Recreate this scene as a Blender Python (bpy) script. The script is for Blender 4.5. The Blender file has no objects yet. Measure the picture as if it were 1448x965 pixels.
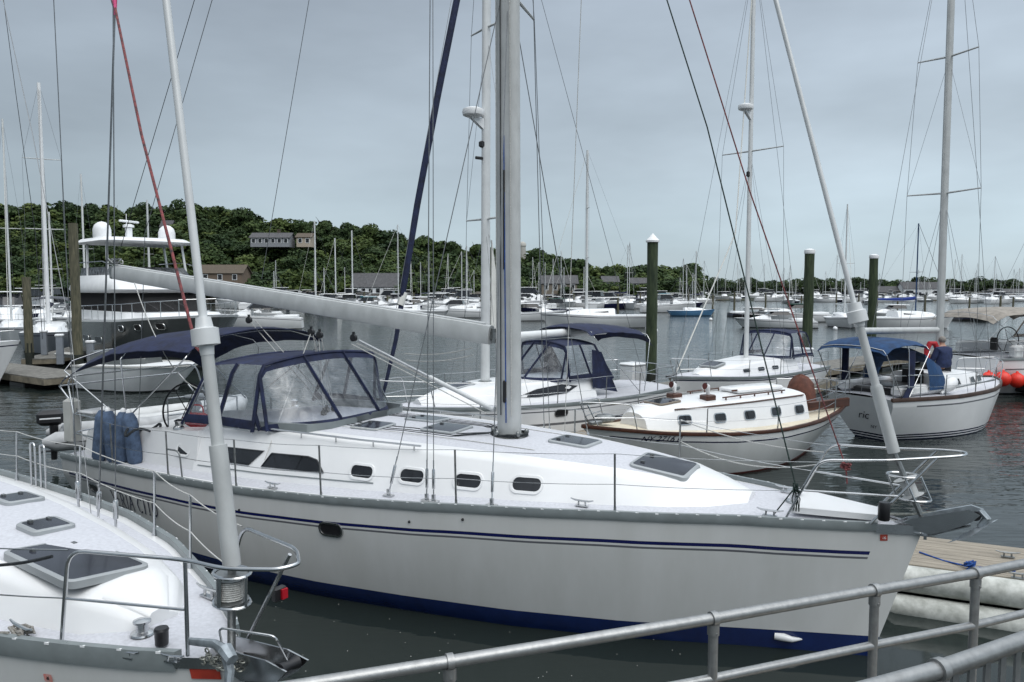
import bpy, bmesh, math, random
import numpy as np
from mathutils import Vector, Matrix, Euler
C = bpy.context.scene.collection
R = math.radians
rnd = random.Random(7)

# ------------------------------------------------------------ camera
CAM_H = 4.0
FPX = 1080.0
PITCH = math.atan(74.5 / FPX)
cam = bpy.data.cameras.new('camera'); camo = bpy.data.objects.new('camera', cam); C.objects.link(camo)
camo.location = (0, 0, CAM_H); camo.rotation_euler = (R(90) - PITCH, 0, 0)
cam.sensor_width = 36; cam.lens = FPX / 1448 * 36; cam.clip_start = 0.1; cam.clip_end = 6000
sc = bpy.context.scene; sc.camera = camo
# ------------------------------------------------------------ world, sun, exposure
w = bpy.data.worlds.new('World'); sc.world = w; w.use_nodes = True
nt = w.node_tree; nt.nodes.clear()
def N(t, kind, **kw):
    n = t.nodes.new(kind)
    for k, v in kw.items(): setattr(n, k, v)
    return n
SUN_EL, SUN_AZ = R(52), R(150)
out = N(nt, 'ShaderNodeOutputWorld'); bg = N(nt, 'ShaderNodeBackground')
sky = N(nt, 'ShaderNodeTexSky', sky_type='NISHITA', sun_disc=False, sun_elevation=SUN_EL, sun_rotation=SUN_AZ)
tc = N(nt, 'ShaderNodeTexCoord'); sep = N(nt, 'ShaderNodeSeparateXYZ')
nt.links.new(tc.outputs['Generated'], sep.inputs[0])
ramp = N(nt, 'ShaderNodeValToRGB')           # overcast cloud deck: luminance by elevation
e = ramp.color_ramp.elements
e[0].position = 0.0; e[0].color = (0.475, 0.565, 0.615, 1)
e[1].position = 1.0; e[1].color = (1.95, 2.02, 2.1, 1)
for p, c in ((0.06, (0.47, 0.575, 0.64)), (0.16, (0.44, 0.52, 0.585)), (0.36, (0.42, 0.49, 0.57)), (0.55, (0.80, 0.90, 0.98))):
    x = e.new(p); x.color = (*c, 1)
nt.links.new(sep.outputs['Z'], ramp.inputs[0])
mapn = N(nt, 'ShaderNodeMapping'); mapn.inputs['Scale'].default_value = (1.0, 1.0, 3.2); mapn.inputs['Rotation'].default_value = (0.1, 0.12, 0)
nt.links.new(tc.outputs['Generated'], mapn.inputs[0])
nz = N(nt, 'ShaderNodeTexNoise'); nz.inputs['Scale'].default_value = 1.9; nz.inputs['Detail'].default_value = 5; nz.inputs['Roughness'].default_value = 0.52
nt.links.new(mapn.outputs[0], nz.inputs[0])
mr = N(nt, 'ShaderNodeMapRange'); mr.inputs[1].default_value = 0.3; mr.inputs[2].default_value = 0.7; mr.inputs[3].default_value = 0.62; mr.inputs[4].default_value = 0.94
nt.links.new(nz.outputs[0], mr.inputs[0])
mx = N(nt, 'ShaderNodeMapRange'); mx.inputs[1].default_value = -0.7; mx.inputs[2].default_value = 0.6; mx.inputs[3].default_value = 0.72; mx.inputs[4].default_value = 1.22
nt.links.new(sep.outputs['X'], mx.inputs[0])
mul = N(nt, 'ShaderNodeMath', operation='MULTIPLY'); nt.links.new(mr.outputs[0], mul.inputs[0]); nt.links.new(mx.outputs[0], mul.inputs[1])
vm = N(nt, 'ShaderNodeVectorMath', operation='SCALE'); nt.links.new(ramp.outputs[0], vm.inputs[0]); nt.links.new(mul.outputs[0], vm.inputs['Scale'])
skyd = N(nt, 'ShaderNodeVectorMath', operation='SCALE'); skyd.inputs['Scale'].default_value = 0.1
nt.links.new(sky.outputs[0], skyd.inputs[0])
mixc = N(nt, 'ShaderNodeMixRGB'); mixc.inputs[0].default_value = 0.93
nt.links.new(skyd.outputs[0], mixc.inputs[1]); nt.links.new(vm.outputs[0], mixc.inputs[2])
vs = N(nt, 'ShaderNodeVectorMath', operation='SCALE'); vs.inputs['Scale'].default_value = 10.0
nt.links.new(mixc.outputs[0], vs.inputs[0]); nt.links.new(vs.outputs[0], bg.inputs[0]); bg.inputs[1].default_value = 0.1
nt.links.new(bg.outputs[0], out.inputs[0])
sl = bpy.data.lights.new('sun', 'SUN'); sl.energy = 1.1; sl.angle = R(50); sl.color = (1, 0.97, 0.92)
so = bpy.data.objects.new('sun', sl); C.objects.link(so)
so.rotation_euler = (R(90) - SUN_EL, 0, R(180) - SUN_AZ)
sc.view_settings.view_transform = 'Standard'; sc.view_settings.look = 'None'; sc.view_settings.exposure = 0.38; sc.view_settings.gamma = 1
sc.cycles.use_denoising = True; sc.cycles.max_bounces = 8; sc.cycles.transparent_max_bounces = 16; sc.cycles.caustics_reflective = False; sc.cycles.caustics_refractive = False

# ------------------------------------------------------------ measuring helpers (real points on known planes)
_c, _s = math.cos(PITCH), math.sin(PITCH)
def ray(px, py):
    v = (482.5 - py) / FPX
    return ((px - 724) / FPX, _c + v * _s, -_s + v * _c)
def atz(px, py, z):
    r = ray(px, py); t = (z - CAM_H) / r[2]; return Vector((r[0] * t, r[1] * t, z))
def aty(px, py, y):
    r = ray(px, py); t = y / r[1]; return Vector((r[0] * t, y, CAM_H + r[2] * t))

# ------------------------------------------------------------ materials
MATS = {}
def mat(name, col, rough=0.5, metal=0.0, var=0.08, vscale=3.0, bump=0.0, bscale=40.0, coat=0.0, alpha=None, tr=0.0, stretch=None, dirt=None):
    if name in MATS: return MATS[name]
    m = bpy.data.materials.new(name); m.use_nodes = True; t = m.node_tree
    b = t.nodes['Principled BSDF']; b.inputs['Roughness'].default_value = rough; b.inputs['Metallic'].default_value = metal
    b.inputs['Coat Weight'].default_value = coat
    co = N(t, 'ShaderNodeTexCoord'); src = co.outputs['Object']
    if stretch:
        mp = N(t, 'ShaderNodeMapping'); mp.inputs['Scale'].default_value = stretch; t.links.new(src, mp.inputs[0]); src = mp.outputs[0]
    n = N(t, 'ShaderNodeTexNoise'); n.inputs['Scale'].default_value = vscale; n.inputs['Detail'].default_value = 6; n.inputs['Roughness'].default_value = 0.6
    t.links.new(src, n.inputs[0])
    r_ = N(t, 'ShaderNodeValToRGB'); r_.color_ramp.elements[0].position = 0.3; r_.color_ramp.elements[1].position = 0.72
    lo = dirt if dirt else tuple(max(0, c * (1 - var * 1.6)) for c in col)
    r_.color_ramp.elements[0].color = (*lo, 1)
    r_.color_ramp.elements[1].color = (*[min(1, c * (1 + var)) for c in col], 1)
    t.links.new(n.outputs[0], r_.inputs[0]); t.links.new(r_.outputs[0], b.inputs['Base Color'])
    if bump:
        n2 = N(t, 'ShaderNodeTexNoise'); n2.inputs['Scale'].default_value = bscale; n2.inputs['Detail'].default_value = 4
        t.links.new(src, n2.inputs[0]); bp = N(t, 'ShaderNodeBump'); bp.inputs['Strength'].default_value = bump; bp.inputs['Distance'].default_value = 0.02
        t.links.new(n2.outputs[0], bp.inputs['Height']); t.links.new(bp.outputs[0], b.inputs['Normal'])
    if alpha is not None: b.inputs['Alpha'].default_value = alpha
    if tr: b.inputs['Transmission Weight'].default_value = tr
    MATS[name] = m; return m
GEL = mat('white_gelcoat', (0.74, 0.745, 0.75), 0.28, var=0.04, vscale=1.2, coat=0.15)
HULLW = mat('hull_gelcoat', (0.65, 0.655, 0.65), 0.16, var=0.03, vscale=1.6, coat=0.3, stretch=(1.5, 1.5, 0.3), dirt=(0.60, 0.605, 0.59))
NONSKID = mat('nonskid_deck', (0.53, 0.54, 0.58), 0.7, var=0.09, vscale=30, bump=0.10, bscale=160)
CREAM = mat('cream_deck', (0.62, 0.56, 0.44), 0.6, var=0.08, vscale=6)
WPAINT = mat('white_paint', (0.76, 0.77, 0.78), 0.35, var=0.05, vscale=2)
RAIL = mat('toe_rail_grey', (0.19, 0.215, 0.22), 0.4, var=0.12, vscale=4)
ALU = mat('mast_aluminium', (0.47, 0.485, 0.485), 0.55, 0.12, var=0.10, vscale=5, stretch=(1, 1, 0.5))
ALUW = mat('painted_spar', (0.62, 0.635, 0.64), 0.35, 0.1, var=0.06, vscale=3)
STEEL = mat('stainless_steel', (0.55, 0.56, 0.57), 0.24, 1.0, var=0.08, vscale=8)
DSTEEL = mat('weathered_steel', (0.27, 0.28, 0.28), 0.35, 0.8, var=0.25, vscale=12)
WIRE = mat('rigging_wire', (0.20, 0.21, 0.22), 0.4, 0.7, var=0.15, vscale=30)
GALV = mat('galvanised_pipe', (0.33, 0.335, 0.335), 0.36, 0.7, var=0.12, vscale=30, bump=0.05, bscale=90)
NAVY = mat('navy_canvas', (0.009, 0.0155, 0.052), 0.85, var=0.35, vscale=5, bump=0.35, bscale=14)
BLUEC = mat('blue_canvas', (0.009, 0.045, 0.125), 0.85, var=0.3, vscale=5, bump=0.3, bscale=14)
TAN = mat('tan_canvas', (0.27, 0.245, 0.215), 0.85, var=0.2, vscale=5, bump=0.3, bscale=12)
GREENC = mat('green_canvas', (0.012, 0.06, 0.045), 0.85, var=0.3)
TEALC = mat('teal_canvas', (0.03, 0.2, 0.25), 0.8, var=0.2)
BROWNC = mat('brown_canvas', (0.115, 0.042, 0.028), 0.85, var=0.3, vscale=7, bump=0.5, bscale=8)
NAVYP = mat('navy_hull_paint', (0.007, 0.009, 0.045), 0.2, var=0.1, coat=0.2)
BOOT = mat('blue_boot_paint', (0.007, 0.021, 0.10), 0.25, var=0.15, vscale=4)
BLACKP = mat('black_antifouling', (0.012, 0.013, 0.015), 0.6, var=0.3)
REDP = mat('red_antifouling', (0.10, 0.018, 0.015), 0.6, var=0.3)
STRG = mat('grey_stripe', (0.13, 0.135, 0.15), 0.3)
GREYH = mat('grey_yacht_hull', (0.085, 0.092, 0.092), 0.22, var=0.12, vscale=0.5, coat=0.4)
LGREYH = mat('light_grey_hull', (0.22, 0.24, 0.27), 0.3)
BLUEH = mat('pale_blue_hull', (0.10, 0.24, 0.42), 0.25)
BLACK = mat('black_plastic', (0.012, 0.012, 0.014), 0.4, var=0.3)
GLASS = mat('tinted_glass', (0.016, 0.018, 0.022), 0.06, var=0.4, vscale=2)
HATCHG = mat('smoked_acrylic', (0.022, 0.023, 0.033), 0.12, var=0.4, vscale=1.5)
WOOD = mat('varnished_teak', (0.070, 0.025, 0.014), 0.35, var=0.35, vscale=6, stretch=(0.3, 4, 4))
DOCKW = mat('weathered_dock_plank', (0.30, 0.265, 0.215), 0.85, var=0.28, vscale=5, bump=0.5, bscale=20, stretch=(0.35, 6, 6))
DOCKG = mat('grey_dock_timber', (0.17, 0.165, 0.15), 0.9, var=0.3, vscale=5, bump=0.5, bscale=20)
PILE = mat('mossy_piling', (0.045, 0.062, 0.030), 0.9, var=0.3, vscale=5, bump=0.8, bscale=18, stretch=(3, 3, 0.35), dirt=(0.010, 0.020, 0.010))
PILEB = mat('weathered_piling', (0.115, 0.105, 0.07), 0.95, var=0.4, vscale=6, bump=0.8, bscale=18, stretch=(3, 3, 0.35), dirt=(0.045, 0.048, 0.032))
TUBE = mat('grey_hypalon', (0.40, 0.41, 0.42), 0.55, var=0.12, vscale=5)
BUMP = mat('white_dock_bumper', (0.55, 0.56, 0.53), 0.6, var=0.16, vscale=7, dirt=(0.30, 0.31, 0.28), bump=0.3, bscale=9)
FENB = mat('blue_fender_cloth', (0.075, 0.115, 0.19), 0.9, var=0.35, vscale=9, bump=0.3, bscale=60)
REDB = mat('red_buoy', (0.75, 0.035, 0.018), 0.42, var=0.14, vscale=6)
ROPEW = mat('white_rope', (0.55, 0.55, 0.53), 0.85, var=0.2, vscale=50, bump=0.6, bscale=150)
ROPEK = mat('black_rope', (0.02, 0.025, 0.03), 0.85, var=0.6, vscale=60)
ROPER = mat('red_flecked_rope', (0.22, 0.05, 0.05), 0.85, var=0.5, vscale=25, dirt=(0.03, 0.03, 0.035))
ROPEB = mat('blue_rope', (0.01, 0.07, 0.30), 0.8, var=0.4, vscale=40)
PINK = mat('pink_ribbon', (0.85, 0.12, 0.30), 0.7)
REDC = mat('red_cloth', (0.45, 0.02, 0.03), 0.8, var=0.3)
CHAIN = mat('galvanised_chain', (0.30, 0.31, 0.28), 0.45, 0.6, var=0.4, vscale=40)
GRAN = mat('silvery_anchor_steel', (0.33, 0.37, 0.40), 0.45, 0.5, var=0.25, vscale=12)
SAILW = mat('white_sailcloth', (0.66, 0.66, 0.63), 0.8, var=0.06)
BARK = mat('bark', (0.06, 0.045, 0.032), 0.95, var=0.4)
SHING = mat('grey_shingle_roof', (0.085, 0.085, 0.09), 0.9, var=0.25, vscale=2)
SIDING = mat('pale_siding', (0.42, 0.41, 0.38), 0.8, var=0.08)
BROOF = mat('brown_roof', (0.10, 0.08, 0.06), 0.9, var=0.2)
HILLM = mat('hill_undergrowth', (0.016, 0.026, 0.010), 1.0, var=0.5, vscale=0.08)
STONE = mat('shore_stones', (0.14, 0.13, 0.11), 0.9, var=0.4, vscale=0.6)
SKIN = mat('skin', (0.48, 0.27, 0.19), 0.55, var=0.06)
JACKET = mat('navy_jacket', (0.016, 0.028, 0.085), 0.85, var=0.25, vscale=14, bump=0.3, bscale=18)
JEANS = mat('dark_trousers', (0.02, 0.022, 0.03), 0.85)
HAIR = mat('grey_hair', (0.25, 0.23, 0.21), 0.8, var=0.3, vscale=60)

def film(name, tint, opac):
    m = bpy.data.materials.new(name); m.use_nodes = True; t = m.node_tree; t.nodes.clear()
    o = N(t, 'ShaderNodeOutputMaterial'); tr = N(t, 'ShaderNodeBsdfTransparent'); tr.inputs[0].default_value = (*tint, 1)
    g = N(t, 'ShaderNodeBsdfGlossy'); g.inputs['Roughness'].default_value = 0.3
    d = N(t, 'ShaderNodeBsdfDiffuse'); d.inputs[0].default_value = (0.3, 0.32, 0.35, 1)
    co = N(t, 'ShaderNodeTexCoord'); n = N(t, 'ShaderNodeTexNoise'); n.inputs['Scale'].default_value = 4.0; n.inputs['Detail'].default_value = 5; n.inputs['Distortion'].default_value = 1.5
    t.links.new(co.outputs['Object'], n.inputs[0])
    bp = N(t, 'ShaderNodeBump'); bp.inputs['Strength'].default_value = 0.25; bp.inputs['Distance'].default_value = 0.03; t.links.new(n.outputs[0], bp.inputs['Height']); t.links.new(bp.outputs[0], g.inputs['Normal'])
    m1 = N(t, 'ShaderNodeMixShader'); m1.inputs[0].default_value = 0.65; t.links.new(d.outputs[0], m1.inputs[1]); t.links.new(g.outputs[0], m1.inputs[2])
    m2 = N(t, 'ShaderNodeMixShader'); mr_ = N(t, 'ShaderNodeMapRange'); mr_.inputs[1].default_value = 0.35; mr_.inputs[2].default_value = 0.7; mr_.inputs[3].default_value = opac * 0.5; mr_.inputs[4].default_value = opac * 1.6
    t.links.new(n.outputs[0], mr_.inputs[0]); t.links.new(mr_.outputs[0], m2.inputs[0])
    t.links.new(tr.outputs[0], m2.inputs[1]); t.links.new(m1.outputs[0], m2.inputs[2]); t.links.new(m2.outputs[0], o.inputs[0])
    return m
VINYL = film('clear_vinyl_window', (0.80, 0.83, 0.87), 0.17)

# water
def water_mat():
    m = bpy.data.materials.new('harbour_water'); m.use_nodes = True; t = m.node_tree; b = t.nodes['Principled BSDF']
    b.inputs['Base Color'].default_value = (0.017, 0.023, 0.0215, 1); b.inputs['Roughness'].default_value = 0.05; b.inputs['IOR'].default_value = 1.333
    co = N(t, 'ShaderNodeTexCoord')
    def nz_(sx, sy, scale, det=3, rot=0.0):
        mp = N(t, 'ShaderNodeMapping'); mp.inputs['Scale'].default_value = (sx, sy, 1); mp.inputs['Rotation'].default_value = (0, 0, rot); t.links.new(co.outputs['Object'], mp.inputs[0])
        n = N(t, 'ShaderNodeTexNoise'); n.inputs['Scale'].default_value = scale; n.inputs['Detail'].default_value = det; n.inputs['Roughness'].default_value = 0.55
        t.links.new(mp.outputs[0], n.inputs[0]); return n.outputs[0]
    big = nz_(0.55, 1.5, 0.75, 2, 0.15); small = nz_(0.8, 2.2, 2.6, 2, -0.1)
    a = N(t, 'ShaderNodeMath', operation='MULTIPLY_ADD'); a.inputs[1].default_value = 0.34; t.links.new(small, a.inputs[0]); t.links.new(big, a.inputs[2])
    # sheltered calm close to the pier, wind ripples farther out
    gp = N(t, 'ShaderNodeSeparateXYZ'); t.links.new(co.outputs['Object'], gp.inputs[0])
    mr1 = N(t, 'ShaderNodeMapRange'); mr1.inputs[1].default_value = 8; mr1.inputs[2].default_value = 24; mr1.inputs[3].default_value = 0.06; mr1.inputs[4].default_value = 1.0
    t.links.new(gp.outputs['Y'], mr1.inputs[0])
    patch = nz_(1, 1, 0.045, 2)
    mr2 = N(t, 'ShaderNodeMapRange'); mr2.inputs[1].default_value = 0.35; mr2.inputs[2].default_value = 0.65; mr2.inputs[3].default_value = 0.55; mr2.inputs[4].default_value = 1.1
    t.links.new(patch, mr2.inputs[0])
    mm = N(t, 'ShaderNodeMath', operation='MULTIPLY'); t.links.new(mr1.outputs[0], mm.inputs[0]); t.links.new(mr2.outputs[0], mm.inputs[1])
    bp = N(t, 'ShaderNodeBump'); bp.inputs['Distance'].default_value = 0.095
    t.links.new(mm.outputs[0], bp.inputs['Strength']); t.links.new(a.outputs[0], bp.inputs['Height']); t.links.new(bp.outputs[0], b.inputs['Normal'])
    return m
WATER = water_mat()

# ------------------------------------------------------------ mesh builder
class MB:
    def __init__(s): s.v = []; s.f = []; s.m = []
    def add(s, vs, fs, mi=0):
        k = len(s.v); s.v += [tuple(x) for x in vs]; s.f += [tuple(i + k for i in f) for f in fs]; s.m += [mi] * len(fs); return s
    def box(s, c, d, rz=0.0, ry=0.0, rx=0.0, mi=0, bev=0.0):
        x, y, z = (q / 2 for q in d); M = Euler((rx, ry, rz)).to_matrix(); c = Vector(c)
        if bev <= 0:
            P = [(-x, -y, -z), (x, -y, -z), (x, y, -z), (-x, y, -z), (-x, -y, z), (x, -y, z), (x, y, z), (-x, y, z)]
            return s.add([c + M @ Vector(p) for p in P], [(3, 2, 1, 0), (4, 5, 6, 7), (0, 1, 5, 4), (1, 2, 6, 5), (2, 3, 7, 6), (3, 0, 4, 7)], mi)
        b = min(bev, x * .9, y * .9, z * .9); rings = []
        for zz, o in ((-z, b), (-z + b, 0), (z - b, 0), (z, b)):
            X, Y = x - o, y - o; q = b * .7
            rings.append([c + M @ Vector(p) for p in [(-X + q, -Y, zz), (X - q, -Y, zz), (X, -Y + q, zz), (X, Y - q, zz), (X - q, Y, zz), (-X + q, Y, zz), (-X, Y - q, zz), (-X, -Y + q, zz)]])
        return s.loft(rings, closed=True, caps=True, mi=mi)
    def loft(s, rings, closed=False, caps=False, mi=0, mfun=None):
        n = len(rings[0]); k = len(s.v)
        for r in rings: s.v += [tuple(p) for p in r]
        for i in range(len(rings) - 1):
            for j in range(n if closed else n - 1):
                a, b = k + i * n + j, k + i * n + (j + 1) % n
                s.f.append((a, b, b + n, a + n)); s.m.append(mfun(i, j) if mfun else mi)
        if caps:
            s.f.append(tuple(k + j for j in reversed(range(n)))); s.m.append(mi)
            q = k + (len(rings) - 1) * n; s.f.append(tuple(q + j for j in range(n))); s.m.append(mi)
        return s
    def tube(s, path, r, n=7, mi=0, caps=True, flat=1.0):
        P = [Vector(p) for p in path]; rr = r if isinstance(r, (list, tuple)) else [r] * len(P); rings = []
        up = None
        for i, p in enumerate(P):
            d = (P[min(i + 1, len(P) - 1)] - P[max(i - 1, 0)])
            d = d.normalized() if d.length > 1e-9 else Vector((0, 0, 1))
            if up is None: up = Vector((0, 0, 1)) if abs(d.z) < 0.9 else Vector((0, 1, 0))
            a = d.cross(up)
            if a.length < 1e-6: a = d.cross(Vector((1, 0, 0)))
            a.normalize(); b = a.cross(d).normalized(); up = b
            rings.append([p + (a * math.cos(t) * flat + b * math.sin(t)) * rr[i] for t in [2 * math.pi * j / n for j in range(n)]])
        return s.loft(rings, closed=True, caps=caps, mi=mi)
    def lathe(s, c, prof, n=16, mi=0, M=None):
        c = Vector(c); M = M or Matrix.Identity(3); rings = []
        for r, z in prof: rings.append([c + M @ Vector((r * math.cos(2 * math.pi * j / n), r * math.sin(2 * math.pi * j / n), z)) for j in range(n)])
        return s.loft(rings, closed=True, caps=True, mi=mi)
    def ball(s, c, r, sz=1.0, n=12, mi=0, M=None):
        return s.lathe(c, [(max(1e-4, r * math.sin(math.pi * i / 8)), -r * sz * math.cos(math.pi * i / 8)) for i in range(9)], n, mi, M)
    def prism(s, poly, ext, mi=0):
        n = len(poly); e = Vector(ext); s.add([Vector(p) for p in poly] + [Vector(p) + e for p in poly], [tuple(range(n))[::-1], tuple(range(n, 2 * n))] + [(i, (i + 1) % n, (i + 1) % n + n, i + n) for i in range(n)], mi); return s
    def build(s, name, mats, parent=None, smooth=True, ang=40, nrm=True):
        me = bpy.data.meshes.new(name); me.from_pydata(s.v, [], s.f)
        for m in (mats if isinstance(mats, (list, tuple)) else [mats]): me.materials.append(m)
        me.polygons.foreach_set('material_index', s.m)
        if nrm:
            bm = bmesh.new(); bm.from_mesh(me); bmesh.ops.recalc_face_normals(bm, faces=bm.faces); bm.to_mesh(me); bm.free()
        if smooth: me.shade_smooth(); me.set_sharp_from_angle(angle=R(ang))
        o = bpy.data.objects.new(name, me); C.objects.link(o)
        if parent: o.parent = parent
        return o
def arc(pts, r=0.06, n=4):
    """round the corners of a polyline"""
    P = [Vector(p) for p in pts]; o = [P[0]]
    for i in range(1, len(P) - 1):
        a = (P[i - 1] - P[i]); b = (P[i + 1] - P[i]); k = min(r, a.length * .45, b.length * .45)
        A = P[i] + a.normalized() * k; B = P[i] + b.normalized() * k
        for j in range(n + 1):
            t = j / n; o.append(A * (1 - t) ** 2 + P[i] * 2 * t * (1 - t) + B * t * t)
    return o + [P[-1]]
def sag(a, b, d, n=10):
    a, b = Vector(a), Vector(b)
    return [a.lerp(b, i / n) - Vector((0, 0, d * 4 * (i / n) * (1 - i / n))) for i in range(n + 1)]
def thing(name, label, cat, loc=(0, 0, 0), rz=0.0, group=None):
    o = bpy.data.objects.new(name, None); C.objects.link(o); o.empty_display_size = 0.2; o.location = loc; o.rotation_euler = (0, 0, rz)
    return tag(o, label, cat, group)
def tag(o, label, cat, group=None):
    o['label'] = label; o['category'] = cat
    if group: o['group'] = group
    return o
def struct(o): o['kind'] = 'structure'; return o
def dup(root, loc, rz, label=None, group=None, sc_=None):
    r = root.copy(); C.objects.link(r); r.location = loc; r.rotation_euler = (0, 0, rz)
    if sc_: r.scale = sc_
    if label: r['label'] = label
    if group: r['group'] = group
    for ch in list(root.children):
        c = ch.copy(); C.objects.link(c); c.parent = r
        for g in list(ch.children):
            d = g.copy(); C.objects.link(d); d.parent = c
    return r
def ip(x, xs, ys): return float(np.interp(x, xs, ys))
def rpoly(a0, a1, b0, b1, r, n=4):
    """rounded rectangle in (a,b)"""
    o = []
    for cx, cy, t0 in ((a1 - r, b1 - r, 0), (a0 + r, b1 - r, 90), (a0 + r, b0 + r, 180), (a1 - r, b0 + r, 270)):
        for j in range(n + 1):
            t = R(t0 + 90 * j / n); o.append((cx + r * math.cos(t), cy + r * math.sin(t)))
    return o
def grow(poly, d):
    n = len(poly); cx = sum(p[0] for p in poly) / n; cy = sum(p[1] for p in poly) / n; o = []
    area = sum(poly[i][0] * poly[(i + 1) % n][1] - poly[(i + 1) % n][0] * poly[i][1] for i in range(n)); sg = 1 if area > 0 else -1
    for i in range(n):
        a = Vector(poly[i - 1]); b = Vector(poly[i]); c = Vector(poly[(i + 1) % n]); e1 = (b - a).normalized(); e2 = (c - b).normalized()
        nn = Vector((e1.y + e2.y, -(e1.x + e2.x))); nn = nn.normalized() * sg if nn.length > 1e-6 else Vector((0, 0)); o.append((b.x + nn.x * d, b.y + nn.y * d))
    return o

# ------------------------------------------------------------ boats
class Boat:
    """local frame: x = -s (s metres aft of the bow), y = -w (w metres to starboard), z up"""
    def __init__(b, name, label, cat, bow, ang, L, fr, hb, wl, ss, sz, rake=0.4, tsl=0.0, group=None):
        b.o = Vector((bow[0], bow[1])); b.th = R(ang); b.L = L; b.fr = fr; b.hb = hb; b.wl = wl; b.ss = ss; b.sz = sz; b.rake = rake; b.tsl = tsl
        b.a = Vector((math.cos(b.th), math.sin(b.th))); b.n = Vector((b.a.y, -b.a.x))
        b.root = thing(name, label, cat, (bow[0], bow[1], 0), b.th, group)
    def sh(b, s): return ip(s, b.ss, b.sz)
    def ends(b, z):
        t = min(1, max(-.3, z / b.sz[0])); return b.rake * (1 - t), b.L + b.tsl * (1 - min(1, max(0, z / b.sz[-1])))
    def W(b, s, z):
        s0, s1 = b.ends(z); u = min(1, max(0, (s - s0) / (s1 - s0))); H = b.sh(s)
        wl, sh = ip(u, b.fr, b.wl), ip(u, b.fr, b.hb)
        if z < 0: return wl * (1 + z * .9)
        t = min(1, z / H); return wl + (sh - wl) * (1 - (1 - t) ** 1.7)
    def P(b, s, w, z): return Vector((-s, -w, z))
    def zpt(b, px, py, z):
        q = atz(px, py, z); p = Vector((q.x, q.y)) - b.o; return -p.dot(b.a), p.dot(b.n), z
    def wpt(b, px, py, w):
        r = ray(px, py); rx = Vector((r[0], r[1])); t = (w + b.o.dot(b.n)) / rx.dot(b.n); p = rx * t - b.o
        return -p.dot(b.a), w, CAM_H + r[2] * t
    def Lw(b, px, py, w): return b.P(*b.wpt(px, py, w))
    def Lz(b, px, py, z): return b.P(*b.zpt(px, py, z))
    def hull(b, bands, mats, nst=40, smin=None, name='hull', deckmat=None):
        """bands: list of (level, material index above it); level >0 absolute z, negative string offsets via tuples ('s', d)"""
        mb = MB(); us = [(i / nst) ** 1.25 for i in range(nst + 1)]
        lv = [x[0] for x in bands] + [('s', 0.0)]
        def zz(l, u):
            if isinstance(l, tuple):
                z0 = b.sh(u * b.L); return z0 - l[1]
            return l
        for side in (1, -1):
            rings = []
            for u in us:
                ring = []
                for k, l in enumerate(lv):
                    z = zz(l, u); s0, s1 = b.ends(z); s = s0 + u * (s1 - s0)
                    H = b.sh(u * b.L); wl, sh = ip(u, b.fr, b.wl), ip(u, b.fr, b.hb)
                    if z < 0: w_ = wl * (1 + z * .9)
                    else: t = min(1, z / H); w_ = wl + (sh - wl) * (1 - (1 - t) ** 1.7)
                    if u == 0: w_ = 0.012 * (1 if l != -.5 else .2)
                    ring.append(b.P(s, w_ * side, z))
                rings.append(ring)
            def mf(i, j):
                m_ = bands[j][1]
                if isinstance(m_, tuple):
                    return m_[0] if m_[1] <= us[i] * b.L <= m_[2] else 0
                return m_
            mb.loft(rings, mfun=mf)
        # stem and transom
        n = len(lv); k1 = 0; k2 = (nst + 1) * n
        for j in range(n - 1):
            m_ = bands[j][1]; m_ = 0 if isinstance(m_, tuple) else m_
            mb.f.append((k1 + j, k1 + j + 1, k2 + j + 1, k2 + j)); mb.m.append(m_)
            a, c = k1 + nst * n + j, k2 + nst * n + j; mb.f.append((a, a + 1, c + 1, c)); mb.m.append(m_)
        return mb.build(name, mats, b.root, ang=50)
    def deck(b, m, camber=0.07, s1=None, n=40, inset=0.01, drop=0.015, name='deck'):
        mb = MB(); rings = []
        for i in range(n + 1):
            s = 0.02 + (b.L - 0.03) * (i / n) ** 1.2; z = b.sh(s) - drop; w_ = max(0.005, b.W(s, b.sh(s)) - inset)
            rings.append([b.P(s, w_ * t, z + camber * min(1, w_) * (1 - t * t)) for t in (-1, -.9, -.6, -.2, .2, .6, .9, 1)])
        mb.loft(rings, mfun=lambda i, j: 1 if j in (0, 6) else 0); return mb.build(name, [m, GEL if m is NONSKID else m], b.root)
    def dz(b, s, w, camber=0.07):
        W = max(.05, b.W(s, b.sh(s))); return b.sh(s) - .015 + camber * min(1, W) * (1 - min(1, (w / W)) ** 2)
    def rail(b, m, h=0.06, t=0.05, proud=0.012, below=0.05, name='toe_rail', s0=0.0, s1=None, n=50, studs=None):
        mb = MB(); s1 = s1 or b.L
        for side in (1, -1):
            rings = []
            for i in range(n + 1):
                s = s0 + (s1 - s0) * i / n; z = b.sh(s); w_ = b.W(s, z) + proud
                rings.append([b.P(s, side * q, zz) for q, zz in ((w_, z - below), (w_ + .012, z - below * .3), (w_, z + h), (max(0, w_ - t), z + h), (max(0, w_ - t), z - .03))])
            mb.loft(rings, closed=True, caps=True)
        o = mb.build(name, m, b.root)
        if studs:
            sb = MB(); s = s0 + .1
            while s < s1:
                for side in (1, -1):
                    w0_, w1_ = b.W(s, b.sh(s)), b.W(s + .05, b.sh(s)); sb.box(b.P(s, side * (w0_ + proud - t * .10), b.sh(s) + h - .008), (0.034, t * .24, 0.016), rz=side * math.atan2(w1_ - w0_, .05))
                s += studs
            sb.build('rail_slots', WPAINT, o, smooth=False)
        return o
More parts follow.
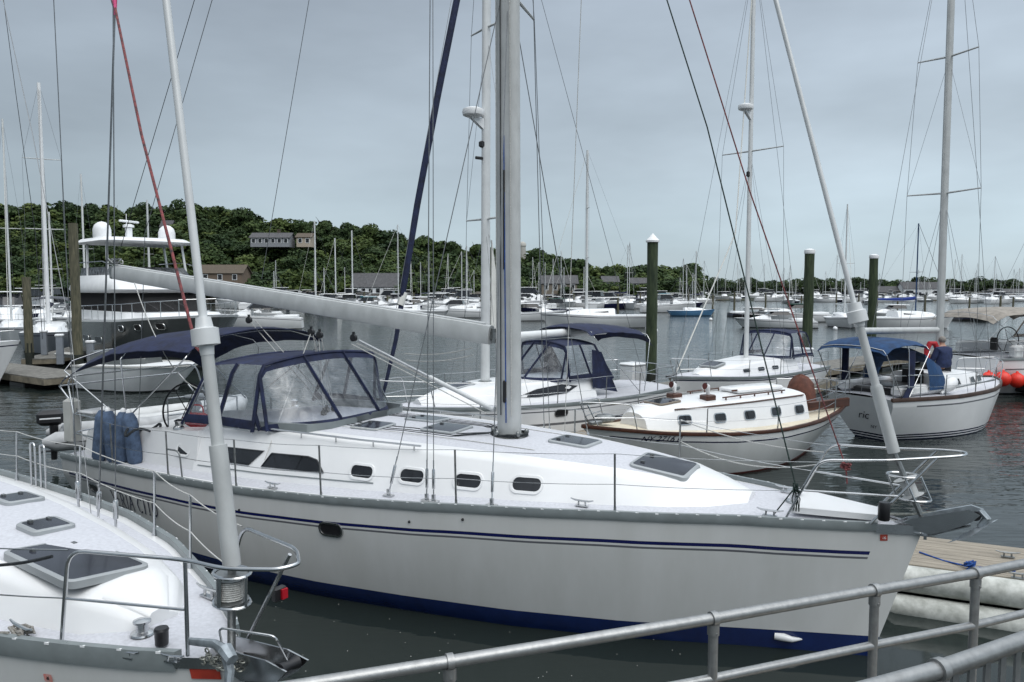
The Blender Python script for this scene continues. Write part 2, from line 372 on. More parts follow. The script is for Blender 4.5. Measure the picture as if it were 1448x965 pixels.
    # trunk cabin: sections (s, half bottom, half top, z top)
    def trunk(b, secs, m, topm=None, name='cabin', crown=0.05, bz=0.05, n=None):
        b.tr = secs; S = [q[0] for q in secs]; mb = MB(); rings = []; ss = []
        for i in range(len(S) - 1):
            k = max(1, int((S[i + 1] - S[i]) / .18))
            ss += [S[i] + (S[i + 1] - S[i]) * j / k for j in range(k)]
        ss.append(S[-1])
        for s in ss:
            wb, wt, zt = (ip(s, S, [q[i] for q in secs]) for i in (1, 2, 3)); zb = b.sh(s) - bz
            h = max(0.002, zt - zb); r = min(.06, h * .3); ring = []
            for sd in (1, -1):
                seq = [(wb, zb), (wb + (wt - wb) * (1 - r / h), zt - r), (wt - r * .35, zt - r * .25), (wt - r * 1.2, zt), (wt * .84 - r * .6, zt + crown * .3), (wt * .5, zt + crown * .75), (0, zt + crown)]
                pts = [b.P(s, sd * q[0], q[1]) for q in seq]
                ring += pts if sd == 1 else pts[:-1][::-1]
            rings.append(ring)
        nn = len(rings[0])
        def mf(i, j): return 1 if topm and 4 <= j <= nn - 6 and 2 < i % 400 else 0
        mb.loft(rings, mfun=mf)
        for r0 in (rings[0], rings[-1]):
            mb.add(r0, [tuple(range(nn))])
        return mb.build(name, [m, topm] if topm else m, b.root, ang=35)
    def tw(b, s, z):
        S = [q[0] for q in b.tr]; wb, wt, zt = (ip(s, S, [q[i] for q in b.tr]) for i in (1, 2, 3)); zb = b.sh(s) - .05
        return wb + (wt - wb) * (z - zb) / max(.01, zt - zb)
    def pane(b, poly, wf, side=1, frame=0.03, fm=None, gm=None, name='port_window', par=None, fh=0.018, pn='pane'):
        """window laid on a side surface; poly in (s, z); wf(s, z) gives the half width"""
        out_ = grow(poly, frame); mb = MB(); n = len(poly)
        def q(p, o): return b.P(p[0], side * (wf(p[0], p[1]) + o), p[1])
        mb.loft([[q(p, -.01) for p in out_], [q(p, fh) for p in grow(poly, frame * .85)], [q(p, fh) for p in grow(poly, frame * .1)], [q(p, 0.004) for p in poly]], closed=True)
        f = mb.build(name, fm or WPAINT, par or b.root)
        g = MB(); c = (sum(p[0] for p in poly) / n, sum(p[1] for p in poly) / n)
        g.add([q(p, 0.006) for p in poly] + [q(c, 0.006)], [(i, (i + 1) % n, n) for i in range(n)]); g.build(pn, gm or GLASS, f)
        return f
    def zw(b, s, w):
        S = [q[0] for q in b.tr]; wt, zt = (ip(s, S, [q[i] for q in b.tr]) for i in (2, 3)); return zt + .05 * max(0, 1 - abs(w) / max(.05, wt) * .9)
    def hatch(b, s, w, ls, lw, name='deck_hatch', fm=None, gm=None, lift=0.0, zf=None, rz=0.0):
        zf = zf or b.zw; mb = MB(); P1 = rpoly(-ls / 2, ls / 2, -lw / 2, lw / 2, min(ls, lw) * .08)
        def q(p, h): a_ = p[0] * math.cos(rz) - p[1] * math.sin(rz); c_ = p[0] * math.sin(rz) + p[1] * math.cos(rz); return b.P(s + a_, w + c_, zf(s + a_, w + c_) + h + lift)
        mb.loft([[q(p, -.02) for p in grow(P1, .045)], [q(p, .035) for p in grow(P1, .04)], [q(p, .045) for p in grow(P1, .02)], [q(p, .043) for p in P1]], closed=True)
        f = mb.build(name, fm or mat('hatch_frame', (0.36, 0.38, 0.39), 0.4, 0.3), b.root); g = MB()
        n = len(P1); g.add([q(p, .042) for p in P1] + [q((0, 0), .046)], [(i, (i + 1) % n, n) for i in range(n)]); g.build('hatch_glass', gm or HATCHG, f)
        hb = MB()
        for k in (-1, 1): hb.box(q((ls * .36, k * lw * .28), .05), (.05, .03, .02))
        hb.build('hatch_latch', DSTEEL, f, smooth=False); return f
    def mast(b, s, z0, z1, ra, rb, rakex=0.0, m=ALU, w=0.0, name='mast', slot=True):
        mb = MB(); rings = []
        for i in range(9):
            t = i / 8; z = z0 + (z1 - z0) * t; c = b.P(s + rakex * t, w, z); k = 1 - .12 * t
            rings.append([c + Vector((math.cos(a) * ra * k, math.sin(a) * rb * k, 0)) for a in [2 * math.pi * j / 20 for j in range(20)]])
        mb.loft(rings, closed=True, caps=True); o = mb.build(name, m, b.root)
        b.ms = (s, z0, z1, rakex, w)
        if slot:
            g = MB(); g.tube([b.P(s + ra * .98, w, z0 + .3), b.P(s + rakex + ra * .87, w, z1)], ra * .13, 6); g.build('sail_track', ALU, o)
            k = MB(); k.lathe(b.P(s, w, z0), [(ra * 1.7, -.03), (ra * 1.75, .01), (ra * 1.25, .045), (ra * 1.1, .05)], 20); k.build('mast_collar', DSTEEL, o)
        return o
    def mp(b, z, ds=0.0, dw=0.0):
        s, z0, z1, rk, w = b.ms; return b.P(s + rk * (z - z0) / (z1 - z0) + ds, w + dw, z)
    def spreader(b, z, half, par, aft=0.12, r=0.018, up=0.06, m=ALU):
        mb = MB()
        for k in (1, -1): mb.tube([b.mp(z, 0, 0), b.mp(z + up, aft, k * half)], [r * 1.5, r], 6, flat=1.0)
        mb.build('spreader', m, par)
        return z + up, half, aft
    def line(b, pts, r, m, name, n=5, par=None):
        mb = MB(); mb.tube(pts, r, n); return mb.build(name, m, par or b.root)
    def wires(b, base_s, base_w, sps, r=0.005, name='shroud', top=None, turn=True):
        """shrouds both sides through the spreader tips"""
        for k in (1, -1):
            pts = [b.P(base_s, k * base_w, b.sh(base_s))] + [b.mp(z, a, k * h) for z, h, a in sps] + [b.mp(top or b.ms[2] - .2)]
            o = b.line(pts, r, WIRE, name)
    def turnb(b, p, q, r=0.012, ln=.34):
        p, q = Vector(p), Vector(q); d = (q - p).normalized(); mb = MB()
        mb.tube([p, p + d * ln * .3], r * .7, 6); mb.tube([p + d * ln * .28, p + d * ln * .3, p + d * ln * .75, p + d * ln * .78], [r, r * 1.5, r * 1.5, r], 8); mb.tube([p + d * ln * .75, p + d * ln], r * .7, 6)
        return mb
    def stanch(b, s, side, h=0.65, r=0.013, lean=0.0, wo=None, m=DSTEEL):
        W = (b.W(s, b.sh(s)) - .05 if wo is None else wo); z = b.dz(s, W)
        mb = MB(); mb.tube([b.P(s, side * W, z - .01), b.P(s + lean, side * (W + .02), z + h)], r, 7); mb.lathe(b.P(s, side * W, z), [(r * 2.4, -.01), (r * 2.2, .02), (r * 1.3, .05), (r * 1.2, .09)], 10)
        mb.build('stanchion', m, b.root); return b.P(s + lean, side * (W + .02), z + h), b.P(s + lean * .5, side * (W + .01), z + h * .5)
    def life(b, tops, r=0.004, m=STEEL, sg=0.02):
        for k, nm in ((0, 'upper_lifeline'), (1, 'lower_lifeline')):
            mb = MB()
            for i in range(len(tops) - 1): mb.tube(sag(tops[i][k], tops[i + 1][k], sg, 6), r, 5, caps=False)
            mb.build(nm, m, b.root)
    def canopy(b, s0, s1, half, z0, z1, m, name='bimini', legs=(), arch=0.13, fall=0.10, crown=0.12, foot=1.1, fw=None, dips=(0, 0), df=.15):
        """stretched cloth top between bent tubes"""
        mb = MB(); rings = []; n = 14
        for i in range(n + 1):
            t = i / n; s = s0 + (s1 - s0) * t; zz = z0 + (z1 - z0) * t + crown * 4 * t * (1 - t) - dips[0] * max(0, 1 - t / .15) ** 1.5 - dips[1] * max(0, (t - 1 + df) / df) ** 1.5
            ring = []
            for j in range(13):
                a = -1 + j / 6; ring.append(b.P(s, half * (a if abs(a) < .999 else a * 1.0), zz + arch * (1 - abs(a) ** 2.6) - fall * max(0, abs(a) - .9) * 10 * .5 + .008 * math.sin(i * 2.1 + j * 1.3)))
            rings.append(ring)
        low = [[p - Vector((0, 0, .012)) for p in r_] for r_ in rings]
        mb.loft(rings); mb.loft(low)
        for a_, b_ in ((rings[0], low[0]), (rings[-1], low[-1]), ([r_[0] for r_ in rings], [r_[0] for r_ in low]), ([r_[-1] for r_ in rings], [r_[-1] for r_ in low])): mb.loft([a_, b_])
        o = mb.build(name, m, b.root, ang=60, nrm=False); fb = MB()
        for (t, sf) in legs:
            s = s0 + (s1 - s0) * t; zz = z0 + (z1 - z0) * t + crown * 4 * t * (1 - t) - .03
            w0 = fw if fw else half
            pts = [b.P(sf, -w0, foot), b.P(s, -half, zz - .12)] + [b.P(s, half * a, zz + arch * (1 - abs(a) ** 2.6) - .02) for a in (-.9, -.5, 0, .5, .9)] + [b.P(s, half, zz - .12), b.P(sf, w0, foot)]
            fb.tube(pts, .012, 7)
        if legs: fb.build(name + '_frame', STEEL, o)
        return o
# ============================================================ SETTING
mb = MB()
n = 60; xs = np.concatenate([-np.geomspace(3000, 5, n // 2), np.geomspace(5, 3000, n // 2)]); ys = np.concatenate([[-40, -10], np.geomspace(1, 4000, 50)])
mb.loft([[(x, y, 0) for x in xs] for y in ys]); o = struct(mb.build('water', WATER, smooth=False))
mb = MB(); mb.add([(-3200, -200, -4), (3200, -200, -4), (3200, 4200, -4), (-3200, 4200, -4)], [(0, 1, 2, 3)]); struct(mb.build('seabed', BLACKP, smooth=False))

# wooded hill: skyline measured at the ridge
SKX = [-60, 0, 80, 130, 180, 240, 275, 345, 380, 430, 500, 560, 640, 700, 745, 800, 850, 900, 950, 982, 1010, 1060]
SKY_ = [283, 286, 286, 284, 294, 290, 288, 292, 306, 309, 311, 325, 338, 345, 347, 361, 372, 377, 381, 392, 415, 430]
RD = 300.0
def crest(X):
    px = 724 + X / RD * FPX; y = ip(px, SKX, SKY_); return max(0.4, CAM_H + (408 - y) / FPX * RD - 14.0 * min(1, max(0, (1010 - px) / 60)))
def shore(X): return 212 + 5 * math.sin(X * .045) + 3 * math.sin(X * .11 + 1)
def ground(X, Y):
    s0 = shore(X); t = min(1, max(0, (Y - s0) / (RD - 8 - s0))); c = crest(X * RD / max(Y, RD * .75) if Y > RD else X)
    return -.6 + (c + .6) * (t * t * (3 - 2 * t)) if Y > s0 else -1.0
mb = MB(); gx = np.linspace(-330, 85, 90); gy = np.concatenate([np.linspace(200, 300, 34), np.linspace(310, 520, 12)])
mb.loft([[(x, y, ground(x, y) + (rnd.random() - .5) * .5) for x in gx] for y in gy]); struct(mb.build('hill', HILLM))
# low shore in the distance
def far_y(X): return 430 + 25 * math.sin(X * .012)
mb = MB(); gx = np.linspace(60, 620, 60); gy = np.linspace(400, 640, 14)
mb.loft([[(x, y, -1 + min(1, max(0, (y - far_y(x)) / 25)) * (2.2 + 1.6 * math.sin(x * .02 + 1)) + .8 * min(1, max(0, (y - far_y(x)) / 25))) for x in gx] for y in gy]); struct(mb.build('far_shore', HILLM))
# stones along the water's edge
mb = MB()
for i in range(420):
    X = rnd.uniform(-230, 52); r = rnd.uniform(.3, 1.0); mb.ball((X, shore(X) + rnd.uniform(.5, 4), rnd.uniform(-.2, .4)), r, .6, 6)
o = mb.build('shoreline_stones', STONE); o['kind'] = 'stuff'

# foliage materials and crown prototypes
def leafmat(name, c0, c1, c2):
    m = bpy.data.materials.new(name); m.use_nodes = True; t = m.node_tree; b = t.nodes['Principled BSDF']; b.inputs['Roughness'].default_value = 0.75
    b.inputs['Specular IOR Level'].default_value = 0.2
    co = N(t, 'ShaderNodeNewGeometry'); n1 = N(t, 'ShaderNodeTexNoise'); n1.inputs['Scale'].default_value = 0.12; n1.inputs['Detail'].default_value = 3
    t.links.new(co.outputs['Position'], n1.inputs[0]); n2 = N(t, 'ShaderNodeTexNoise'); n2.inputs['Scale'].default_value = 1.3; n2.inputs['Detail'].default_value = 2
    t.links.new(co.outputs['Position'], n2.inputs[0]); a = N(t, 'ShaderNodeMath', operation='MULTIPLY_ADD'); a.inputs[1].default_value = 0.28; t.links.new(n2.outputs[0], a.inputs[0]); t.links.new(n1.outputs[0], a.inputs[2])
    r_ = N(t, 'ShaderNodeValToRGB'); e = r_.color_ramp.elements; e[0].position = 0.46; e[0].color = (*c0, 1); e[1].position = 0.8; e[1].color = (*c2, 1); x = e.new(0.62); x.color = (*c1, 1)
    t.links.new(a.outputs[0], r_.inputs[0]); t.links.new(r_.outputs[0], b.inputs['Base Color']); return m
LEAFS = [leafmat('oak_foliage', (0.022, 0.042, 0.014), (0.038, 0.064, 0.020), (0.062, 0.090, 0.027)),
         leafmat('dark_foliage', (0.017, 0.035, 0.014), (0.027, 0.048, 0.017), (0.042, 0.066, 0.022)),
         leafmat('light_foliage', (0.036, 0.056, 0.016), (0.056, 0.082, 0.022), (0.085, 0.11, 0.03))]
def crown_arrays(seed, lobes, rad, ht, n, leaf):
    g = np.random.RandomState(seed); V = []; cs = []
    for i in range(lobes):
        a = g.rand() * 6.28; r = rad * .66 * math.sqrt(g.rand()); z = ht * (.30 + .56 * g.rand()) * (1 - .18 * r / rad); cs.append((r * math.cos(a), r * math.sin(a), z, rad * g.uniform(.30, .52)))
    cs.append((0, 0, ht * .74, rad * .5))
    wts = np.array([c[3] ** 2 for c in cs]); wts /= wts.sum(); idx = g.choice(len(cs), n, p=wts)
    for k in idx:
        c = cs[k]; d = g.normal(size=3); d /= np.linalg.norm(d); d[2] = abs(d[2]) if g.rand() < .72 else d[2]
        p = np.array(c[:3]) + d * c[3] * g.uniform(.78, 1.08) * np.array([1, 1, .82])
        nrm = d + g.normal(size=3) * .45; nrm /= np.linalg.norm(nrm); t1 = np.cross(nrm, g.normal(size=3)); t1 /= np.linalg.norm(t1); t2 = np.cross(nrm, t1)
        s = leaf * g.uniform(.6, 1.35); V += [p + t1 * s, p + t2 * s * .8, p - t1 * s * .9, p - t2 * s * .7]
    return np.array(V, dtype=np.float32)
CROWNS = [crown_arrays(11 + i, [9, 12, 7, 10, 14, 8][i], [5.2, 6.2, 4.4, 5.6, 7.0, 4.0][i], [14, 13, 15, 12, 15, 11][i], 1700, .50) for i in range(6)]
def quads_mesh(name, V, m):
    me = bpy.data.meshes.new(name); nq = len(V) // 4; me.vertices.add(len(V)); me.vertices.foreach_set('co', V.ravel())
    me.loops.add(nq * 4); me.loops.foreach_set('vertex_index', np.arange(nq * 4, dtype=np.int32)); me.polygons.add(nq)
    me.polygons.foreach_set('loop_start', np.arange(0, nq * 4, 4, dtype=np.int32)); me.update(calc_edges=True); me.validate(); me.materials.append(m); return me
CM = {}
for i, V in enumerate(CROWNS):
    for j in range(3): CM[i, j] = quads_mesh('crown', V, LEAFS[j])
TM = []
for k in range(3):
    mb = MB(); g = random.Random(k); mb.tube([(0, 0, -1), (.1, 0, 2), (.2 * g.random(), .15, 6), (0, .2, 9)], [.42, .34, .24, .1], 7)
    for i in range(5):
        a = i * 1.3 + k; mb.tube([(0, 0, 3.5 + i * .7), (1.3 * math.cos(a), 1.3 * math.sin(a), 5.6 + i * .8), (2.9 * math.cos(a), 2.9 * math.sin(a), 7.6 + i * .8)], [.17, .11, .04], 5)
    o = mb.build('trunk', BARK); TM.append(o.data); bpy.data.objects.remove(o)
def tree(loc, sc_, ci, li, label, group, rz=0.0):
    r = thing('tree', label, 'tree', loc, rz, group); r.scale = (sc_[0], sc_[0], sc_[1])
    for nm, me in (('trunk', TM[ci % 3]), ('crown', CM[ci, li])):
        o = bpy.data.objects.new(nm, me); C.objects.link(o); o.parent = r
    return r
# continuous wood: one mass
def wood(name, spots, m, cset, leafn=1500):
    g = np.random.RandomState(5); out_ = []
    for (x, y, z, s, h) in spots:
        V = CROWNS[cset[g.randint(len(cset))]]; q = g.permutation(len(V) // 4)[:leafn]; V = V.reshape(-1, 4, 3)[q].reshape(-1, 3); a = g.rand() * 6.28; c_, s_ = math.cos(a), math.sin(a)
        out_.append(np.stack([(V[:, 0] * c_ - V[:, 1] * s_) * s * 1.2 + x, (V[:, 0] * s_ + V[:, 1] * c_) * s * 1.2 + y, V[:, 2] * h + z], 1))
    me = quads_mesh(name, np.concatenate(out_).astype(np.float32), m); o = bpy.data.objects.new(name, me); C.objects.link(o); o['kind'] = 'stuff'; return o
HOUSES = [(-95, 262), (-83, 264), (-152, 275), (-46, 214), (10, 222), (34, 224), (-118, 215)]
sp = [[], [], []]
for i in range(2300):
    X = rnd.uniform(-300, 76); Y = rnd.uniform(shore(X) + 6, 326) if i > 500 else rnd.uniform(290, 326)
    if X < -Y * .74 or X > Y * .236: continue
    if any(abs(X * (h[1] / Y) - h[0]) < 6.5 and h[1] - 8 < Y < h[1] + 4 for h in HOUSES): continue
    s = rnd.uniform(.75, 1.12); top_ = Y > 284; sp[rnd.choice((0, 0, 1, 1, 2))].append((X, Y, ground(X, Y) - (1.0 if top_ else 2.0) - rnd.uniform(0, 1.0), s * (1.12 if top_ else 1), s * rnd.uniform(.92, 1.06) if top_ else s * rnd.uniform(.66, .9)))
for i, nm in enumerate(('hillside_woodland', 'dark_woodland', 'young_woodland')): wood(nm, sp[i], LEAFS[i], (0, 1, 2, 3, 5), 620)  # one mesh per foliage green, crowns mixed at random; the second green is darkest
sp = [[], []]
for i in range(900):
    X = rnd.uniform(66, 470); Y = far_y(X) + rnd.uniform(10, 80); s = rnd.uniform(.7, 1.1)
    sp[rnd.choice((0, 1, 1))].append((X, Y, .2 - rnd.random() * 2, s, s * rnd.uniform(.66, .9)))
for i, nm in enumerate(('far_shore_woodland', 'far_shore_dark_woodland')): wood(nm, sp[i], LEAFS[(0, 1)[i]], (0, 1, 2, 3, 5), 420)
# skyline trees one can tell apart
def px_tree(px, top, D, ci, li, wd, label, group='trees along the hill crest'):
    X = (px - 724) / FPX * D; gz = ground(X, D) if D < 350 else .3; zt = CAM_H + (408 - top) / FPX * D; h = (zt - gz) / {0: 14.2, 1: 13.2, 2: 15.2, 3: 12.2, 4: 15.5, 5: 11}[ci]
    tree((X, D, gz), (wd, max(.3, h)), ci, li, label, group, rz=px * .7)
SK = [(348, 289, 285, 4, 1, .95, 'tall round-headed dark oak on the hill crest above the long grey house'),
      (258, 279, 290, 1, 1, .95, 'wide dark tree on the crest just left of the leaning near forestay'),
      (306, 296, 288, 0, 0, .85, 'broad green tree on the crest between the forestay and the round oak'),
      (100, 281, 288, 4, 1, .95, 'dark spreading tree on the crest above the leftmost tall piling'),
      (135, 283, 290, 0, 1, .95, 'dark bushy tree on the crest above the motor yacht radomes'),
      (168, 292, 285, 5, 0, 1.2, 'rounded tree on the crest above the motor yacht radar mast'),
      (208, 283, 292, 1, 1, .9, 'large dark tree on the crest right of the motor yacht radar'),
      (60, 290, 288, 0, 1, .95, 'dark tree on the crest beside the tall white mast at left'),
      (20, 288, 288, 3, 1, 1.1, 'broad dark tree at the far left end of the crest'),
      (398, 306, 290, 3, 2, 1.1, 'pale green rounded tree on the crest behind the long grey house'),
      (428, 308, 290, 1, 0, .85, 'mid green tree on the crest above the beige house'),
      (462, 308, 285, 5, 1, 1.3, 'dark tree on the crest right of the beige house'),
      (492, 310, 290, 0, 1, .9, 'dark crest tree halfway between the beige house and the navy furled sail'),
      (523, 312, 288, 4, 0, .75, 'rounded green crest tree just left of the navy furled sail'),
      (556, 322, 288, 1, 1, .85, 'dark crest tree directly behind the navy furled sail'),
      (600, 330, 288, 3, 0, 1.0, 'crest tree behind the shrouds left of the radar mast'),
      (640, 336, 286, 0, 1, .85, 'dark crest tree left of the white radar mast'),
      (675, 341, 288, 5, 0, 1.2, 'small green crest tree just behind the radar mast'),
      (760, 347, 285, 1, 1, .85, 'dark crest tree right of the thick grey mast'),
      (790, 357, 285, 0, 1, .8, 'dark crest tree between the thick mast and the thin white mast'),
      (822, 363, 288, 3, 0, .95, 'crest tree left of the thin white mast of the moored sloop'),
      (858, 372, 285, 5, 1, 1.1, 'dark crest tree behind the thin white mast of the moored sloop'),
      (890, 375, 280, 0, 1, .75, 'dark crest tree left of the capped green piling'),
      (945, 380, 280, 1, 0, .75, 'last broad tree of the hill right of the capped green piling'),
      (970, 384, 270, 2, 1, .7, 'narrow dark tree at the tip of the wooded point'),
      (255, 372, 222, 5, 2, 1.1, 'pale green waterside tree behind the leaning near forestay'),
      (330, 392, 216, 5, 2, .95, 'bright green round waterside tree above the long boom'),
      (488, 398, 218, 5, 2, .8, 'bright green small tree left of the grey roofed boathouse'),
      (842, 400, 219, 5, 0, .9, 'dark green rounded waterside tree behind the thin white mast'),
      (905, 400, 219, 5, 2, .8, 'pale green waterside tree just left of the capped green piling'),
      (800, 403, 217, 5, 1, .8, 'dark waterside tree beside the tan shore house'),
      (870, 402, 220, 5, 2, .8, 'bright green round tree at the shore left of the capped green piling'),
      (720, 385, 225, 3, 0, .8, 'green waterside tree behind the thick grey mast'),
      (130, 385, 218, 1, 2, .8, 'pale green waterside tree left of the motor yacht')]
for a in SK: px_tree(*a)
FS = [(1210, 390, 'tallest rounded tree on the far shore between the second and third pilings'), (1030, 402, 'small dark tree at the left end of the far shore'), (1110, 396, 'round tree on the far shore left of the second piling'),
      (1262, 396, 'bushy tree on the far shore right of the third piling'), (1345, 391, 'pointed tree on the far shore right of the tall grey mast'), (1400, 397, 'wide tree near the right end of the far shore'), (1442, 402, 'low tree at the right edge of the far shore')]
for i, (px, top, lb) in enumerate(FS): px_tree(px, top, 455, [1, 3, 0, 4, 2, 1, 3][i], 1, 1.1, lb, 'trees along the far shore')

# houses
def house(px, py, D, wd, dp, h, rh, lb, wall=SIDING, roof=SHING, nw=4, rz=0.0, chim=False, z0=None):
    p = aty(px, py, D); zb = z0 if z0 is not None else p.z
    r = thing('house', lb, 'house', (p.x, D, zb), rz); mb = MB(); mb.box((0, 0, h / 2 - .5), (wd, dp, h + 1)); 
    mb.add([(-wd / 2, -dp / 2, h), (-wd / 2, dp / 2, h), (-wd / 2, 0, h + rh), (wd / 2, -dp / 2, h), (wd / 2, dp / 2, h), (wd / 2, 0, h + rh)], [(0, 1, 2), (3, 4, 5)]); mb.build('wall', wall, r, smooth=False)
    m = MB(); e = .5
    for k in (-1, 1): m.box((0, k * (dp / 4 + e * .2), h + rh / 2), (wd + 2 * e, math.hypot(dp / 2, rh) + e, .2), rx=-k * math.atan2(rh, dp / 2))
    ro = m.build('roof', roof, r, smooth=False)
    if chim: m = MB(); m.box((wd * .15, .5, h + rh + .3), (1, .9, 1.8)); m.box((wd * .15, .5, h + rh + 1.2), (1.2, 1.1, .2)); m.build('chimney', BROOF, ro, smooth=False)
    for i in range(nw):
        x = -wd / 2 + wd * (i + .5) / nw; f = MB(); f.box((x, -dp / 2 - .03, h * .5), (1.35, .08, 1.6)); fo = f.build('window', WPAINT, r, smooth=False)
        g = MB(); g.box((x, -dp / 2 - .08, h * .5), (1.05, .04, 1.3)); g.build('pane', GLASS, fo, smooth=False)
    return r
house(386, 346, 262, 13, 7, 2.1, 1.7, 'long low grey house with dark roof on the hillside below the round oak', mat('grey_siding', (.25, .26, .28), .8), SHING, 6, chim=True)
house(433, 346, 264, 5.0, 6, 2.3, 1.4, 'small beige house on the hillside right of the long grey house', mat('beige_siding', (.42, .36, .29), .8), BROOF, 2)
house(238, 332, 275, 3.5, 4, 2.6, 2.2, 'tiny grey gabled house peeping out of the trees left of the near forestay', nw=1)
house(533, 417, 214, 12, 8, 2.2, 3.6, 'grey roofed boathouse with white walls at the shore behind the navy furled sail', WPAINT, SHING, 6)
house(790, 412, 222, 10, 7, 2.2, 2.2, 'tan shore house with grey roof between the thick mast and the thin white mast', mat('tan_siding', (.20, .17, .135), .8), SHING, 4)
house(862, 409, 235, 4.5, 6, 2.2, 1.6, 'small white house half hidden by trees behind the thin white mast', nw=2)
house(318, 398, 213, 12, 7, 2.2, 2.2, 'low brown roofed shed at the shore just above the long boom', mat('brown_siding', (.16, .12, .09), .9), BROOF, 3)
house(1299, 422, 405, 20, 9, 5.0, 3.4, 'big white waterfront house on the far shore left of the tall grey mast', WPAINT, SHING, 6)
house(1432, 424, 405, 26, 9, 4.0, 1.6, 'long white waterfront building at the right end of the far shore', WPAINT, SHING, 8)
house(1248, 423, 408, 14, 8, 3.6, 3, 'grey waterfront house on the far shore right of the third piling', nw=4)
house(905, 411, 240, 6, 6, 2.2, 1.6, 'grey hillside house just left of the capped green piling', nw=3)
mbx = aty(739, 347, 290)
t = thing('water_tower', 'pale domed water tank on the crest beside the thick grey mast', 'water tower', (mbx.x, 290, mbx.z - 9)); mb = MB(); mb.lathe((0, 0, 0), [(1.2, -12), (1.2, 8.6), (1.4, 8.7), (1.3, 9.6), (.7, 10.2), (.05, 10.4)], 16); mb.build('tank', SIDING, t)

# ------------------------------------------------------------ pilings and docks
def piling(px, ytop, Y, r, zb, lb, m=PILE, cap=None, grp=None):
    p = aty(px, ytop, Y); t = thing('piling', lb, 'piling', (p.x, Y, 0), px, grp); mb = MB(); z1 = p.z; g = random.Random(px); rings = []
    for i in range(15):
        z = zb + (z1 - zb) * i / 14; rings.append([(r * (1 + .05 * g.uniform(-1, 1)) * (1.08 - .1 * i / 14) * math.cos(a), r * (1 + .05 * g.uniform(-1, 1)) * (1.08 - .1 * i / 14) * math.sin(a), z) for a in [2 * math.pi * j / 14 for j in range(14)]])
    mb.loft(rings, closed=True, caps=True, mfun=lambda i, j: 1 if zb + (z1 - zb) * i / 14 < .75 + .3 * (j % 3 == 0) else 0); mb.build('post', [m, mat('weed_band', (.012, .016, .010), .7, var=.4, vscale=8, bump=.6, bscale=20)], t)
    if cap == 'cone': c = MB(); c.lathe((0, 0, z1), [(r * 1.25, -.02), (r * 1.28, .04), (r * .55, .17), (.01, .27)], 14); c.build('cap', WPAINT, t)
    elif cap: c = MB(); c.lathe((0, 0, z1), [(r * 1.05, -.06), (r * 1.12, .0), (r * 1.05, .1), (r * .4, .15)], 14); c.build('cap', WPAINT, t)
    return t
piling(923, 342, 25, .175, -2, 'green mossy piling with a white cone cap behind the sloop with the navy bimini', cap='cone')
piling(1145, 357, 32, .20, -2, 'green mossy piling with flat white cap beside the white boxes on the dock', cap='flat')
piling(1236, 364, 37, .20, -2, 'green mossy piling with white cap behind the bright blue bimini', cap='flat')
piling(103, 316, 33, .19, -2, 'tall bare weathered piling in front of the big grey motor yacht', PILEB)
piling(37, 392, 38, .19, -2, 'short bare weathered piling before the light grey sailboat bow at left', PILEB)
piling(452, 352, 190, .25, -2, 'thin far piling at the marina below the beige house', PILEB) if False else None
def dock(p0, p1, wd, z=.45, th=.3, m=DOCKG, lb='', name='floating_dock', cut=.14, fl=True, along=False):
    p0, p1 = Vector(p0), Vector(p1); d = p1 - p0; L = d.length; a = math.atan2(d.y, d.x); t = thing(name, lb, 'dock', (p0.x, p0.y, 0), a); mb = MB(); k = int(L / cut); 
    if along:
        for i in range(9): mb.box((L / 2, -wd / 2 + wd / 9 * (i + .5), z - .02), (L, wd / 9 - .007, .04))
    for i in range(0 if along else k): mb.box((cut * (i + .5), 0, z - .02), (cut - .006, wd, .04))
    mb.build('planks', m, t, smooth=False); f = MB()
    for s in (-1, 1): f.box((L / 2, s * (wd / 2 - .02), z - .16), (L, .07, .235))
    for e_ in (.035, L - .035): f.box((e_, 0, z - .165), (.066, wd - .12, .225))
    f.build('frame', mat('dock_frame', (.20, .175, .13), .9, bump=.4, var=.3), t, smooth=False)
    if fl:
        q = MB(); x = .8
        while x < L - .8: q.box((x, 0, z - .48), (1.3, wd * .85, .34), bev=.06); x += 2.4
        q.build('float', BLACK, t)
    return t
def cleat(loc, rz, lb, sc_=1.0, m=DSTEEL, parent=None):
    mb = MB(); 
    for k in (-1, 1): mb.tube([(k * .045, 0, 0), (k * .04, 0, .055)], .011, 6)
    mb.tube([(-.14, 0, .075), (-.09, 0, .062), (0, 0, .058), (.09, 0, .062), (.14, 0, .075)], [.007, .011, .013, .011, .007], 6)
    mb.box((0, 0, .004), (.15, .045, .012)); o = mb.build('cleat' if parent else 'dock_cleat', m, parent); o.location = loc; o.rotation_euler = (0, 0, rz); o.scale = (sc_,) * 3
    if not parent: tag(o, lb, 'cleat')
    return o
d0 = Vector((-1.2, 19.7)); dd = Vector((.745, .667))
# main pontoon with its finger piers
dock((3.2, 25.2), (25, 44.6), 2.0, lb='long grey timber pontoon running past the three green pilings')
dock((.9, 17.6), (4.9, 25.0), 1.25, lb='short finger dock between the navy bimini sloop and the cream decked cruiser', m=DOCKW)
dock((9.2, 25.9), (12.6, 30.6), 1.0, lb='finger dock with the white boxes beside the second green piling')
dock((-26.5, 36.5), (-17.6, 30.4), 2.1, z=.5, lb='grey pontoon end with coiled hoses in front of the big motor yacht')
dock((-23.6, 38), (-27.5, 52), 1.6, z=.5, lb='long cluttered walkway leading back beside the motor yacht')
dock((19.0, 28.2), (27.5, 29.9), 1.9, z=.75, lb='pale pontoon lined with red buoys at the right edge', m=mat('pale_pontoon', (.45, .46, .45), .8))
